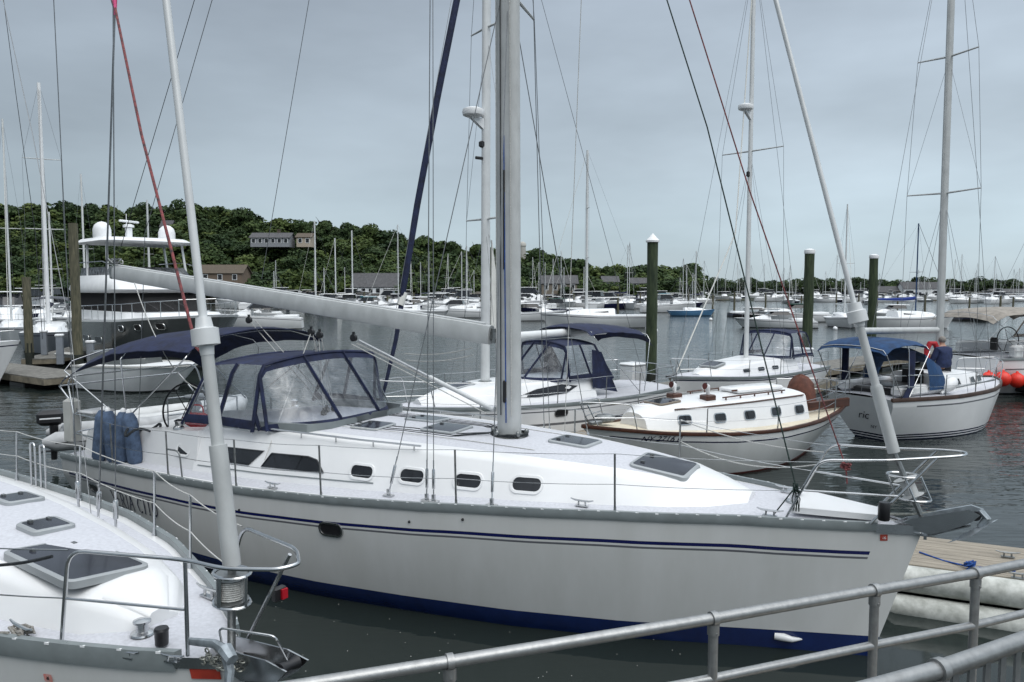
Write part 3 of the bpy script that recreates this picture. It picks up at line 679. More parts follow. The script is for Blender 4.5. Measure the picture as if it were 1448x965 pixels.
# near dock with the white bumpers
nd = dock((4.9, 10.28), (11.5, 7.3), 1.3, z=.5, m=DOCKW, along=True, lb='weathered plank dock with white bumpers beyond the sailboat bow')
mb = MB(); mb.tube([(.15, -.78, .36), (.3, -.8, .36), (2.4, -.8, .36), (6.9, -.8, .36)], [.10, .165, .165, .165], 14); mb.build('dock_bumper', BUMP, nd)
mb = MB(); mb.tube([(.15, -.9, .02), (.3, -.92, .02), (6.9, -.92, .02)], [.1, .17, .17], 14); mb.build('dock_bumper', BUMP, nd)
cleat(atz(1425, 788, .515), R(-20), 'galvanised cleat on the far edge of the plank dock')
cleat(atz(1440, 818, .515), R(-24), 'galvanised cleat by the near edge of the plank dock beside the bumper', 1.0)
kn = atz(1372, 802, .53); mb = MB(); g = random.Random(3)
for i in range(6): mb.tube([kn + Vector((g.uniform(-.07, .07), g.uniform(-.05, .05), g.uniform(0, .07))) for _ in range(6)], .010, 6)
mb.tube([aty(1300, 781, 9.9), kn.lerp(aty(1300, 781, 9.9), .5) - Vector((0, 0, .02)), kn], .011, 6)
mb.tube([kn, atz(1352, 820, .40), atz(1330, 831, .24), atz(1300, 834, .18)], .010, 6); mb.tube([kn, kn + Vector((.3, .02, -.02)), kn + Vector((.5, -.1, -.02))], .010, 6)
tag(mb.build('mooring_line', ROPEB), 'bright blue mooring line knotted on the plank dock near the bow', 'rope')
# ============================================================ MAIN SLOOP
FR = [0, .05, .1, .2, .3, .4, .5, .6, .7, .8, .9, 1.0]
M_ = Boat('sailing_yacht', 'large white sloop with navy stripes and blue dodger filling the middle of the picture', 'sailboat', (4.31, 7.85), -29, 12.95,
          FR, [0, .34, .64, 1.14, 1.52, 1.8, 1.95, 1.98, 1.92, 1.8, 1.62, 1.42], [0, .2, .42, .92, 1.28, 1.52, 1.72, 1.82, 1.76, 1.5, 1.15, .8],
          [0, .4, 1.7, 3, 4.7, 6.55, 8.2, 9.7, 11.4, 12.95], [1.49, 1.51, 1.55, 1.53, 1.48, 1.39, 1.31, 1.27, 1.21, 1.16], rake=.45, tsl=.3)
b = M_; rt = b.root
b.hull([(-.5, 1), (-.06, 0), (-.035, 2), (.235, 0), (('s', .375), (4, .35, 12.5)), (('s', .35), 0), (('s', .325), (3, .35, 12.5)), (('s', .285), 0)],
       [HULLW, BLACKP, BOOT, mat('navy_pinstripe', (0.009, 0.013, 0.085), 0.25), STRG], nst=64)
b.rail(RAIL, h=.042, t=.05, proud=.014, below=.055, s0=.42, studs=.2)
b.deck(NONSKID, .06)
mb = MB(); mb.box(b.P(.02, .05, 1.36), (.02, .02, .02)); 
# bow: stem plate and anchor platform
mb = MB()
for k in (-1, 1): mb.loft([[b.P(s, k * (b.W(s, b.sh(s)) + .022), z) for z in (b.sh(s) - .065, b.sh(s) + .03)] for s in (.02, .15, .3, .43)])
mb.box(b.P(-.02, 0, 1.44), (.03, .06, .12)); mb.build('bow_plate', STEEL, rt)
# trunk
b.trunk([(1.75, .30, .22, 1.585), (2.1, .62, .42, 1.70), (2.5, .80, .56, 1.80), (3.2, 1.0, .74, 1.87), (4.2, 1.22, .96, 1.93), (5.2, 1.36, 1.10, 1.965), (6.5, 1.46, 1.2, 1.98), (8.0, 1.47, 1.22, 1.98), (9.2, 1.45, 1.22, 1.95), (9.6, 1.45, 1.24, 1.90)], GEL, NONSKID, crown=.06)
cab = [c for c in rt.children if c.name.startswith('cabin')][0]
def portat(px, py, wd=.34, ht=.14, side=1):
    s, w_, z = b.wpt(px, py, 1.3)
    for _ in range(6): s, w_, z = b.wpt(px, py, b.tw(s, z))
    b.pane(rpoly(s - wd / 2, s + wd / 2, z - ht / 2, z + ht / 2, ht * .46), b.tw, side, .035, GEL, GLASS, par=cab); return s, z
for px, py in ((512, 667), (583, 673), (662, 680), (745, 685)): s, z = portat(px, py); b.pane(rpoly(s - .17, s + .17, z - .07, z + .07, .065), b.tw, -1, .035, GEL, GLASS, par=cab)
portat(260, 636, .26, .13)
def poly_at(pix):
    o = []
    for px, py in pix:
        s, w_, z = b.wpt(px, py, 1.3)
        for _ in range(6): s, w_, z = b.wpt(px, py, b.tw(s, z))
        o.append((s, z))
    return o
for pix in ([(322, 633), (373, 638), (352, 656), (322, 652)], [(385, 642), (436, 647), (448, 652), (457, 668), (371, 659)]):
    P_ = poly_at(pix); b.pane(P_, b.tw, 1, .02, GLASS, GLASS, name='saloon_window', par=cab); b.pane(P_, b.tw, -1, .02, GLASS, GLASS, name='saloon_window', par=cab)
# hand rail and crease lines on the cabin side
for k in (-1, 1):
    mb = MB(); mb.tube([b.P(s, k * (b.tw(s, 1.93) + .015), ip(s, [4.5, 9], [1.955, 1.97]) + .05) for s in np.linspace(5.6, 8.9, 12)], .014, 6)
    for s in np.linspace(5.7, 8.8, 6): mb.tube([b.P(s, k * (b.tw(s, 1.93) + .015), 1.94), b.P(s, k * (b.tw(s, 1.93) + .015), 2.01)], .010, 5)
    mb.build('handrail', STEEL, rt)
    mb = MB(); mb.tube([b.P(s, k * (b.tw(s, b.sh(s) + .10) + .006), b.sh(s) + .10) for s in np.linspace(6.2, 9.5, 12)], .008, 5); mb.build('side_moulding', RAIL, rt)
b.hatch(2.75, .12, .62, .62); b.hatch(4.07, -.18, .5, .5); b.hatch(5.92, .1, .5, .5); b.hatch(6.95, .45, .42, .42, lift=.0); b.hatch(6.6, -.4, .5, .4)
for c_, (s, w_) in enumerate(((3.4, 1.12), (3.4, -1.12), (7.6, 1.75), (7.6, -1.75), (1.45, .55), (1.45, -.55), (12.1, 1.3), (12.1, -1.3))):
    cleat(b.P(s, w_, b.dz(s, w_) + .01), 0, '', 1.0, STEEL, rt)
# deck blocks, vents
mb = MB(); mb.lathe(b.P(1.3, -.12, b.dz(1.3, .12)), [(.10, 0), (.09, .02), (.055, .03), (.05, .10), (.085, .12), (.085, .135), (.02, .15)], 18); mb.build('windlass', STEEL, rt)
# mast
mast = b.mast(4.97, 1.98, 18.0, .175, .12, .06)
b.line([b.mp(2.2, -.02, .125), b.mp(6.0, 0, .12)], .008, ROPEB, 'halyard'); b.line([b.mp(2.3, .06, .125), b.mp(17, .03, .11)], .007, ROPEK, 'halyard'); b.line([b.mp(2.3, -.1, .12), b.mp(17, -.08, .11)], .007, ROPEW, 'halyard'); b.line([b.mp(2.3, .14, .1), b.mp(17, .1, .1)], .006, ROPEW, 'halyard')
mb = MB(); mb.box(b.mp(2.62, .0, .125), (.05, .03, .30), bev=.015); mb.box(b.mp(4.9, .0, .122), (.018, .02, 1.3)); mb.build('mast_slot_cover', BLACK, mast)
mb = MB(); g = random.Random(4)
for i in range(9):
    a = i * .7; mb.tube([b.mp(2.02, .26 * math.cos(a), .22 * math.sin(a)) + Vector((0, 0, g.uniform(0, .04))) for a in [a + j * .5 for j in range(7)]], .010, 6)
mb.build('coiled_halyard', ROPEK, rt)
mb = MB()
for i in range(5): a = i * 1.25; mb.ball(b.mp(2.06, .25 * math.cos(a), .2 * math.sin(a)), .035, 1.3, 8)
mb.build('turning_block', DSTEEL, rt)
sp1 = b.spreader(7.9, 1.32, mast, .30); sp2 = b.spreader(12.2, 1.0, mast, .26)
# boom
pA = b.mp(3.36, .28); s2, w2, z2 = b.wpt(163, 388, 0); e2 = b.P(s2 - .05, 0, z2 - .02); e2 = b.Lw(163, 386, 0)
dr = (e2 - pA).normalized(); up = Vector((0, 0, 1)); up = (up - dr * up.dot(dr)).normalized(); sd = Vector((0, 1, 0))
mb = MB(); prof = [(0, .145), (.055, .13), (.075, .07), (.075, -.07), (.06, -.12), (0, -.135), (-.06, -.12), (-.075, -.07), (-.075, .07), (-.055, .13)]
mb.loft([[p + sd * a + up * c * k for a, c in prof] for p, k in ((pA, .95), (pA + dr * .3, 1), (e2 - dr * .5, .98), (e2, .92))], closed=True, caps=True); boom = mb.build('boom', ALU, rt, ang=22)
mb = MB(); mb.tube([pA + dr * .1 + up * .15, e2 + up * .15], .018, 6); mb.build('boom_track', ALUW, boom)
mb = MB(); mb.box((pA + b.mp(3.36, .2)) / 2, (.16, .06, .10)); mb.lathe(pA - dr * .05, [(.04, -.1), (.04, .1)], 10); mb.build('gooseneck', DSTEEL, boom)
mb = MB(); mb.box(e2 + dr * .05, (.10, .14, .24), ry=-math.atan2(dr.z, abs(dr.x)), bev=.02)
for i in range(6): mb.tube([e2 + dr * .02 + up * .17 + Vector((.13 * math.cos(a + i), .09 * math.sin(a + i * 2), .05 * math.sin(a * 2 + i) + .04)) for a in np.linspace(0, 6, 9)], .011, 5)
mb.build('boom_end', DSTEEL, boom)
mb = MB(); q = b.Lw(258, 410, .08); mb.box(q, (.10, .006, .15)); 
# main sheet, blocks, vang
def blk(p, par, r=.055): 
    m = MB(); m.lathe(p, [(r * .3, -.03), (r, -.025), (r, .025), (r * .3, .03)], 12, M=Matrix.Rotation(R(90), 3, 'X')); m.box(p + Vector((0, 0, r)), (.03, .03, r * 1.4)); m.build('sheet_block', BLACK, par)
bl = [b.Lw(352, 453, 0), b.Lw(440, 470, 0), b.Lw(452, 474, 0), b.Lw(500, 478, 0)]
for q in bl: blk(q, boom)
tr_ = [b.Lz(462, 580, 2.07), b.Lz(472, 578, 2.07), b.Lz(458, 584, 2.07)]
for q in tr_: blk(q, rt, .045)
sheet = MB()
sheet.tube([bl[0], tr_[0]], .008, 5); sheet.tube([bl[0] + Vector((.12, .02, 0)), tr_[1]], .008, 5)
for k, q in ((1, tr_[0]), (1, tr_[1]), (2, tr_[1]), (2, tr_[2])): sheet.tube([bl[k] + Vector((rnd.uniform(-.04, .04), 0, 0)), q], .007, 5)
sheet.tube([bl[1], b.P(8.05, 1.46, 1.62)], .008, 5)
sheet.build('mainsheet', ROPEW, rt)
mb = MB(); v0, v1 = b.Lw(508, 482, 0), b.mp(2.34, .25); vm_ = v0.lerp(v1, .55); mb.tube([v0, vm_], .020, 10); vang = mb.build('boom_vang', STEEL, rt); mb = MB(); mb.tube([vm_, v1], .030, 10); mb.build('vang_sleeve', ALUW, vang)
mb = MB()
for k in (-.12, .10, .16): mb.tube([v0 + Vector((-.1, k * .5, -.05)), v1 + Vector((-.03, k, -.04))], .008, 5)
mb.build('vang_line', ROPEW, rt)
mb = MB()
for z_, dy in ((0, 0), (-.1, .03)): mb.tube(sag(b.Lw(572, 500, 0) + Vector((0, dy, z_)), b.Lw(668, 492, 0) + Vector((0, dy, z_)), .05), .007, 5)
mb.build('reefing_line', ROPEW, rt)
# lines led aft over the cabin top
mb = MB()
for i, w0 in enumerate((-.55, -.45, -.36, .3, .42, .5)):
    mb.tube([b.mp(2.05, .2, w0 * .4)] + [b.P(s, w0 * (1 if s < 6.4 else 1.1), b.zw(s, w0) + .018) for s in np.linspace(5.6, 7.35, 8)], .0075, 5)
mb.build('control_lines', ROPEK, rt)
mb = MB()
for w0 in (.55, -.5): mb.tube(sag(b.P(4.3, w0, b.zw(4.3, w0) + .02), b.P(7.3, w0 * 1.3, b.zw(7.3, w0) + .03), -.02), .006, 5)
mb.build('jib_sheet', ROPEW, rt)
# standing rigging (starboard measured, mirrored to port)
SPT = (7.96, 1.32, .30)
def shr(s, w_, path, r=.0065, port=True):
    for k in ((1, -1) if port else (1,)):
        z = b.dz(s, abs(w_)); base = b.P(s, k * w_, z); pts = [q(k) for q in path]; d = (pts[0] - base).normalized()
        o = b.line([base + d * .45] + pts, r, WIRE, 'shroud')
        mb = b.turnb(base + Vector((0, 0, .02)), pts[0], .013, .48); mb.box(base + Vector((0, 0, .01)), (.13, .07, .02)); mb.box(base + Vector((0, 0, .05)), (.04, .03, .08)); mb.build('turnbuckle', STEEL, o)
shr(5.81, 1.56, [lambda k: b.mp(7.75, .05, -k * .1 if 0 else k * .1)])
shr(5.22, 1.58, [lambda k: b.mp(7.96, .30, k * 1.32), lambda k: b.mp(12.26, .26, k * 1.0), lambda k: b.mp(17.8)])
shr(5.12, 1.58, [lambda k: b.mp(7.94, .28, k * 1.30), lambda k: b.mp(12.1)], .0055)
shr(4.38, 1.47, [lambda k: b.mp(7.6, -.05, k * .1)])
# forestay with furler
f0 = b.P(-.02, 0, 1.52); f1 = b.Lw(1264, 640, 0); f2 = b.Lw(1216, 462, 0); f3 = b.Lw(1097, 0, 0); d = (f3 - f2).normalized(); f4 = b.mp(17.9)
mb = MB(); mb.tube([f1, f1 + (f2 - f1) * .52], .062, 14); mb.tube([f1 + (f2 - f1) * .52, f1 + (f2 - f1) * .53], .055, 14); mb.tube([f1 + (f2 - f1) * .5, f2], .043, 14); fs = mb.build('forestay_furler', ALU, rt)
mb = MB(); mb.tube([f2, f2 + d * .04, f2 + d * .05, f2 + d * .17, f2 + d * .18, f2 + d * .26], [.05, .06, .10, .10, .075, .07], 16); mb.build('furler_swivel', ALUW, fs)
mb = MB(); mb.tube([f2 + d * .2, f2 + d * 3, f2 + d * 6, f4], [.028, .026, .026, .022], 12); mb.build('furler_foil', ALUW, fs)
mb = MB(); mb.tube([f0, f1], .03, 8); mb.build('furler_stem', DSTEEL, fs)
df = (f1 - f0).normalized(); mb = MB(); c0 = f0 + df * .30
for k in (0, .26): mb.tube([c0 + df * k + Vector((.16 * math.cos(a), .12 * math.sin(a), 0)) for a in np.linspace(0, 2 * math.pi, 17)], .012, 6)
for a in (0, 1.6, 3.2, 4.8): q = Vector((.16 * math.cos(a), .12 * math.sin(a), 0)); mb.tube([c0 + q, c0 + df * .26 + q], .012, 6)
mb.build('furler_cage', STEEL, fs)
mb = MB(); mb.tube([c0 + df * .03, c0 + df * .05, c0 + df * .2, c0 + df * .22], [.12, .07, .07, .12], 14); mb.build('furling_drum', ALU, fs)
# pulpit
tip = b.P(-.42, 0, 2.33); mb = MB(); r_ = .0145
N_ = [b.P(1.3, .50, 1.53), b.P(.98, .47, 2.20), b.P(.35, .34, 2.24), b.P(-.15, .20, 2.30)]; Fp = [b.P(q[0], -q[1], q[2]) for q in ((1.3, .50, 1.53), (.98, .47, 2.20), (.35, .34, 2.24), (-.15, .20, 2.30))]
mb.tube(arc([N_[0], N_[1], N_[2], N_[3], b.P(-.36, .09, 2.32), b.P(-.36, -.09, 2.32), Fp[3], Fp[2], Fp[1], Fp[0]], .12, 5), r_, 9)
for k in (1, -1):
    mb.tube([b.P(1.16, k * .49, 1.86), b.P(.23, k * .244, 1.86)], .011, 8); mb.tube([b.P(.50, k * .26, 1.52), b.P(-.10, k * .22, 2.285)], r_, 8)
mb.build('pulpit', STEEL, rt)
mb = MB(); mb.lathe(b.P(.36, .32, 1.70), [(.05, -.09), (.058, -.08), (.058, .07), (.05, .1)], 14); mb.build('bow_light', BLACK, rt)
# anchor roller and anchor
mb = MB(); A0, A1 = b.P(.5, 0, 1.54), b.P(-.62, .0, 1.72)
for k in (1, -1): mb.prism([b.P(.28, k * .07, 1.50), b.P(-.1, k * .07, 1.45), b.P(-.42, k * .07, 1.63), b.P(-.5, k * .07, 1.72), b.P(-.4, k * .07, 1.765), b.P(.1, k * .07, 1.60)], (0, .012, 0))
mb.prism([b.P(.30, .07, 1.485), b.P(-.02, .07, 1.42), b.P(-.42, .07, 1.59), b.P(-.42, -.07, 1.59), b.P(-.02, -.07, 1.42), b.P(.3, -.07, 1.485)], (0, 0, .012))
ar = mb.build('anchor_roller', STEEL, rt, smooth=False)
mb = MB(); mb.lathe(b.P(-.46, 0, 1.70), [(.05, -.05), (.03, 0), (.05, .05)], 12, M=Matrix.Rotation(R(90), 3, 'X')); mb.lathe(b.P(-.33, 0, 1.67), [(.05, -.05), (.03, 0), (.05, .05)], 12, M=Matrix.Rotation(R(90), 3, 'X')); mb.build('roller_wheel', BLACK, ar)
mb = MB(); mb.prism([b.P(.15, .02, 1.60), b.P(-.42, .02, 1.80), b.P(-.53, .02, 1.77), b.P(-.51, .02, 1.70), b.P(-.38, .02, 1.74), b.P(.15, .02, 1.56)], (0, .035, 0)); sh_ = [b.P(-.49, 0, 1.76), b.P(-.56, 0, 1.68), b.P(-.50, 0, 1.58)]
mb.tube(sh_, [.035, .04, .03], 7)
F_ = [b.P(-.22, 0, 1.37), b.P(-.42, .11, 1.50), b.P(-.66, 0, 1.69), b.P(-.42, -.11, 1.50), b.P(-.47, 0, 1.575)]
mb.add(F_, [(0, 1, 4), (1, 2, 4), (2, 3, 4), (3, 0, 4), (0, 3, 2, 1)]); mb.build('anchor', GRAN, rt, smooth=False)
mb = MB(); mb.tube([b.P(.9, 0, 1.58), b.P(.4, 0, 1.585), b.P(.1, 0, 1.625), b.P(-.28, 0, 1.72)], .016, 6); mb.build('anchor_chain', CHAIN, rt)
mb = MB(); mb.prism([b.P(.42, .16, 1.55), b.P(1.25, .42, 1.585), b.P(1.25, -.42, 1.585), b.P(.42, -.16, 1.55)], (0, 0, .065)); mb.build('anchor_locker_lid', GEL, rt, smooth=False)
# dark line tied at the pulpit leg
kn = b.P(1.20, .50, 1.90); mb = MB(); g = random.Random(9)
for i in range(5): mb.tube([kn + Vector((g.uniform(-.035, .035), g.uniform(-.04, .04), g.uniform(-.07, .05))) for _ in range(7)], .008, 6)
for i in range(3): mb.tube([kn, kn + Vector((-.04 + i * .04, .03, -.14)), kn + Vector((-.03 + i * .03, .05, -.28)), kn + Vector((.02, 0, -.1))], .007, 6)
mb.tube([kn, b.P(1.42, .52, 1.56)], .008, 6); mb.tube([kn, b.Lw(1000, 180, 0), b.Lw(943, 0, 0)], [.008, .008, .008], 6)
mb.build('green_black_halyard', mat('dark_green_rope', (.015, .035, .03), .8, var=.7, vscale=40), rt)
kn = b.P(.72, -.40, 2.03); kn = b.Lw(1196, 660, -.44); mb = MB()
for i in range(6): mb.tube([kn + Vector((g.uniform(-.06, .06), g.uniform(-.04, .04), g.uniform(-.04, .05))) for _ in range(7)], .009, 6)
mb.tube([kn, b.Lw(1060, 270, -.2), b.Lw(975, 0, 0)], .008, 6); mb.tube([kn, kn + Vector((.02, 0, -.2))], .008, 6); mb.build('red_flecked_halyard', ROPER, rt)
# registration sticker and thruster fairing, through hulls
s, w_, z = b.wpt(1250, 760, .16); mb = MB(); P1 = rpoly(s - .035, s + .035, z - .035, z + .035, .004)
mb.add([b.P(p[0], b.W(p[0], p[1]) + .004, p[1]) for p in P1], [tuple(range(len(P1)))]); mb.build('registration_sticker', mat('sticker_red', (.42, .06, .04), .5, var=.3, vscale=60), rt)
def text(body, size, fn, m, parent, name='lettering', shear=0.0, ext=.002):
    cu = bpy.data.curves.new('t', 'FONT'); cu.body = body; cu.size = size; cu.shear = shear; cu.align_x = 'CENTER'; cu.align_y = 'CENTER'; cu.extrude = ext; to = bpy.data.objects.new('t', cu); C.objects.link(to)
    dg = bpy.context.evaluated_depsgraph_get(); dg.update(); me = bpy.data.meshes.new_from_object(to.evaluated_get(dg)); bpy.data.objects.remove(to)
    for v in me.vertices: v.co = fn(v.co.x, v.co.y, v.co.z)
    me.materials.clear(); me.materials.append(m); o = bpy.data.objects.new(name, me); C.objects.link(o); o.parent = parent; return o
text('26', .045, lambda x, y, q: b.P(s - x, b.W(s, z) + .007 + q, z + y), WPAINT, rt)
def port_hull(px, py, wd, ht):
    s, w_, z = b.wpt(px, py, 1.9)
    for _ in range(5): s, w_, z = b.wpt(px, py, b.W(s, z))
    b.pane(rpoly(s - wd / 2, s + wd / 2, z - ht / 2, z + ht / 2, ht * .46), b.W, 1, .03, STEEL, BLACK, name='hull_port')
port_hull(468, 749, .30, .135); port_hull(134, 691, .3, .12)
for px, py in ((579, 738), (646, 739), (352, 717), (279, 702)):
    s, w_, z = b.wpt(px, py, 1.8); mb = MB(); mb.ball(b.P(s, b.W(s, z) + .004, z), .017, 1, 8); mb.build('through_hull', BLACK, rt)
s, w_, z = b.wpt(1115, 902, .5)
for _ in range(5): s, w_, z = b.wpt(1115, 902, b.W(s, z))
mb = MB(); mb.tube([b.P(s + .14, b.W(s + .14, z) - .01, z + .012), b.P(s + .05, b.W(s, z) + .03, z + .008), b.P(s - .04, b.W(s, z) + .025, z), b.P(s - .13, b.W(s - .13, z) - .01, z - .01)], [.045, .045, .032, .01], 12); mb.build('hull_fairing', GEL, rt)
# name on the quarter: serif capitals from strokes
GL = {'V': [((0, 1), (.5, 0)), ((1, 1), (.5, 0))], 'E': [((0, 0), (0, 1)), ((0, 1), (.7, 1)), ((0, .5), (.5, .5)), ((0, 0), (.7, 0))],
      'R': [((0, 0), (0, 1)), ((0, 1), (.45, .98)), ((.45, .98), (.62, .75)), ((.62, .75), (.45, .52)), ((.45, .52), (0, .5)), ((.3, .5), (.75, 0))],
      'I': [((.2, 0), (.2, 1))], 'A': [((0, 0), (.45, 1)), ((.45, 1), (.9, 0)), ((.2, .38), (.7, .38))],
      'C': [((.75, .85), (.5, 1)), ((.5, 1), (.2, .9)), ((.2, .9), (0, .5)), ((0, .5), (.2, .1)), ((.2, .1), (.5, 0)), ((.5, 0), (.75, .12))],
      'T': [((.4, 0), (.4, 1)), ((0, 1), (.8, 1))], 'O': [((.4, 1), (.1, .85)), ((.1, .85), (0, .5)), ((0, .5), (.1, .15)), ((.1, .15), (.4, 0)), ((.4, 0), (.7, .15)), ((.7, .15), (.8, .5)), ((.8, .5), (.7, .85)), ((.7, .85), (.4, 1))]}
mb = MB(); x = 0; HT = .24; W0 = .155; s0_ = 11.30; z0_ = .60
def qn(u, v): s = s0_ - u; zz = b.sh(s) - .375 - HT - .03 + v * HT; return b.P(s, b.W(s, zz) + .004, zz)
for ch in 'VERIA CITO':
    if ch == ' ': x += .10; continue
    wd = {'I': .4, 'E': .7, 'A': .9}.get(ch, .8) * W0
    for (p, q_) in GL[ch]:
        P1 = Vector((x + p[0] * W0, p[1])); P2 = Vector((x + q_[0] * W0, q_[1])); d_ = Vector(((P2 - P1).x, (P2 - P1).y * HT)); d_.normalize(); nn = Vector((-d_.y, d_.x)) * (.013 if abs(d_.y) > .5 else .007)
        mb.add([qn(P1.x + nn.x, P1.y + nn.y / HT), qn(P2.x + nn.x, P2.y + nn.y / HT), qn(P2.x - nn.x, P2.y - nn.y / HT), qn(P1.x - nn.x, P1.y - nn.y / HT)], [(0, 1, 2, 3)])
        for e_ in (P1, P2):
            if abs(d_.y) > .6 and e_.y in (0, 1) and ch not in 'CO': mb.add([qn(e_.x - .03, e_.y - .02), qn(e_.x + .03, e_.y - .02), qn(e_.x + .03, e_.y + .02), qn(e_.x - .03, e_.y + .02)], [(0, 1, 2, 3)])
    x += wd + .035
mb.build('boat_name', NAVYP, rt, smooth=False, nrm=False)
# stanchions and lifelines
def rest(side):
    T = []
    T.append((b.P(.98, side * .48, 2.18), b.P(1.16, side * .49, 1.86)))
    for s in (2.97, 4.75, 6.6, 8.1, 9.62, 11.2): T.append(b.stanch(s, side, .68, .0125))
    T.append((b.P(12.3, side * 1.42, 1.92), b.P(12.3, side * 1.42, 1.55))); b.life(T)
for k in (1, -1):
    rest(k); mb = MB(); W = b.W(9.5, 1.3) - .05; mb.tube(arc([b.P(9.62, k * W, 1.68), b.P(9.35, k * W, 1.68), b.P(9.30, k * W, 1.28)], .1), .0125, 7); mb.build('gate_brace', DSTEEL, rt)
# cockpit coamings, seats, sole, wheel
for k in (1, -1):
    mb = MB(); S_ = np.linspace(9.55, 12.6, 12)
    mb.loft([[b.P(s, k * a, z) for a, z in ((1.42 - .06 * (s - 9.5), b.sh(s) - .05), (1.34 - .06 * (s - 9.5), 1.88 - .10 * (s - 9.5)), (1.12 - .06 * (s - 9.5), 1.90 - .10 * (s - 9.5)), (.98 - .05 * (s - 9.5), 1.30))] for s in S_], closed=True, caps=True); mb.build('coaming', GEL, rt)
    mb = MB(); mb.box(b.P(10.9, k * .80, 1.42), (2.5, .5, .12), bev=.05); mb.build('cockpit_seat', WPAINT, rt)
    mb = MB(); mb.lathe(b.P(10.15, k * 1.22, 1.83), [(.085, 0), (.08, .03), (.055, .05), (.055, .10), (.07, .13), (.03, .15)], 16); mb.build('winch', STEEL, rt)
mb = MB(); mb.tube([b.P(11.3, 0, 1.2), b.P(11.3, 0, 1.85)], .07, 12); mb.ball(b.P(11.3, 0, 1.95), .11, 1, 12); mb.box(b.P(11.15, 0, 1.75), (.2, .4, .2), bev=.03); mb.build('binnacle', WPAINT, rt)
wc = b.P(11.55, 0, 1.86); mb = MB(); mb.tube([wc + Vector((0, .46 * math.cos(a), .46 * math.sin(a))) for a in np.linspace(0, 2 * math.pi, 33)], .016, 8)
for i in range(6): a = i * math.pi / 3; mb.tube([wc, wc + Vector((0, .46 * math.cos(a), .46 * math.sin(a)))], .008, 6)
mb.build('steering_wheel', BLACK, rt)
mb = MB(); mb.tube(arc([b.P(11.0, -.2, 1.5), b.P(11.05, -.2, 2.1), b.P(11.05, .2, 2.1), b.P(11.0, .2, 1.5)], .12), .013, 8); mb.build('binnacle_guard', STEEL, rt)
# pushpit
mb = MB()
for h in (1.55, 1.88): mb.tube(arc([b.P(11.9, 1.44, h), b.P(12.75, 1.32, h), b.P(12.85, .6, h)], .15), .0135, 8); mb.tube(arc([b.P(11.9, -1.44, h), b.P(12.75, -1.32, h), b.P(12.85, -.6, h)], .15), .0135, 8)
for k in (1, -1):
    for s, w_ in ((11.9, 1.44), (12.7, 1.33), (12.85, .6)): mb.tube([b.P(s, k * w_, 1.15), b.P(s, k * w_, 1.89)], .0135, 8)
mb.tube(arc([b.P(12.7, 1.33, 1.88), b.P(12.9, 1.3, 2.5), b.P(12.9, -1.3, 2.5), b.P(12.7, -1.33, 1.88)], .2), .0145, 8); mb.tube([b.P(12.75, 1.2, 1.88), b.P(13.3, 1.2, 2.3), b.P(12.9, 1.3, 2.5)], .0135, 8); mb.tube([b.P(12.75, -1.2, 1.88), b.P(13.3, -1.2, 2.3), b.P(12.9, -1.3, 2.5)], .0135, 8)
mb.tube([b.P(13.3, -1.2, 2.3), b.P(13.3, 1.2, 2.3)], .0135, 8); mb.build('pushpit', STEEL, rt)
for k in (1, -1): mb = MB(); mb.box(b.P(12.5, k * 1.05, 1.90), (.42, .42, .05), bev=.02); mb.build('stern_seat', WPAINT, rt)
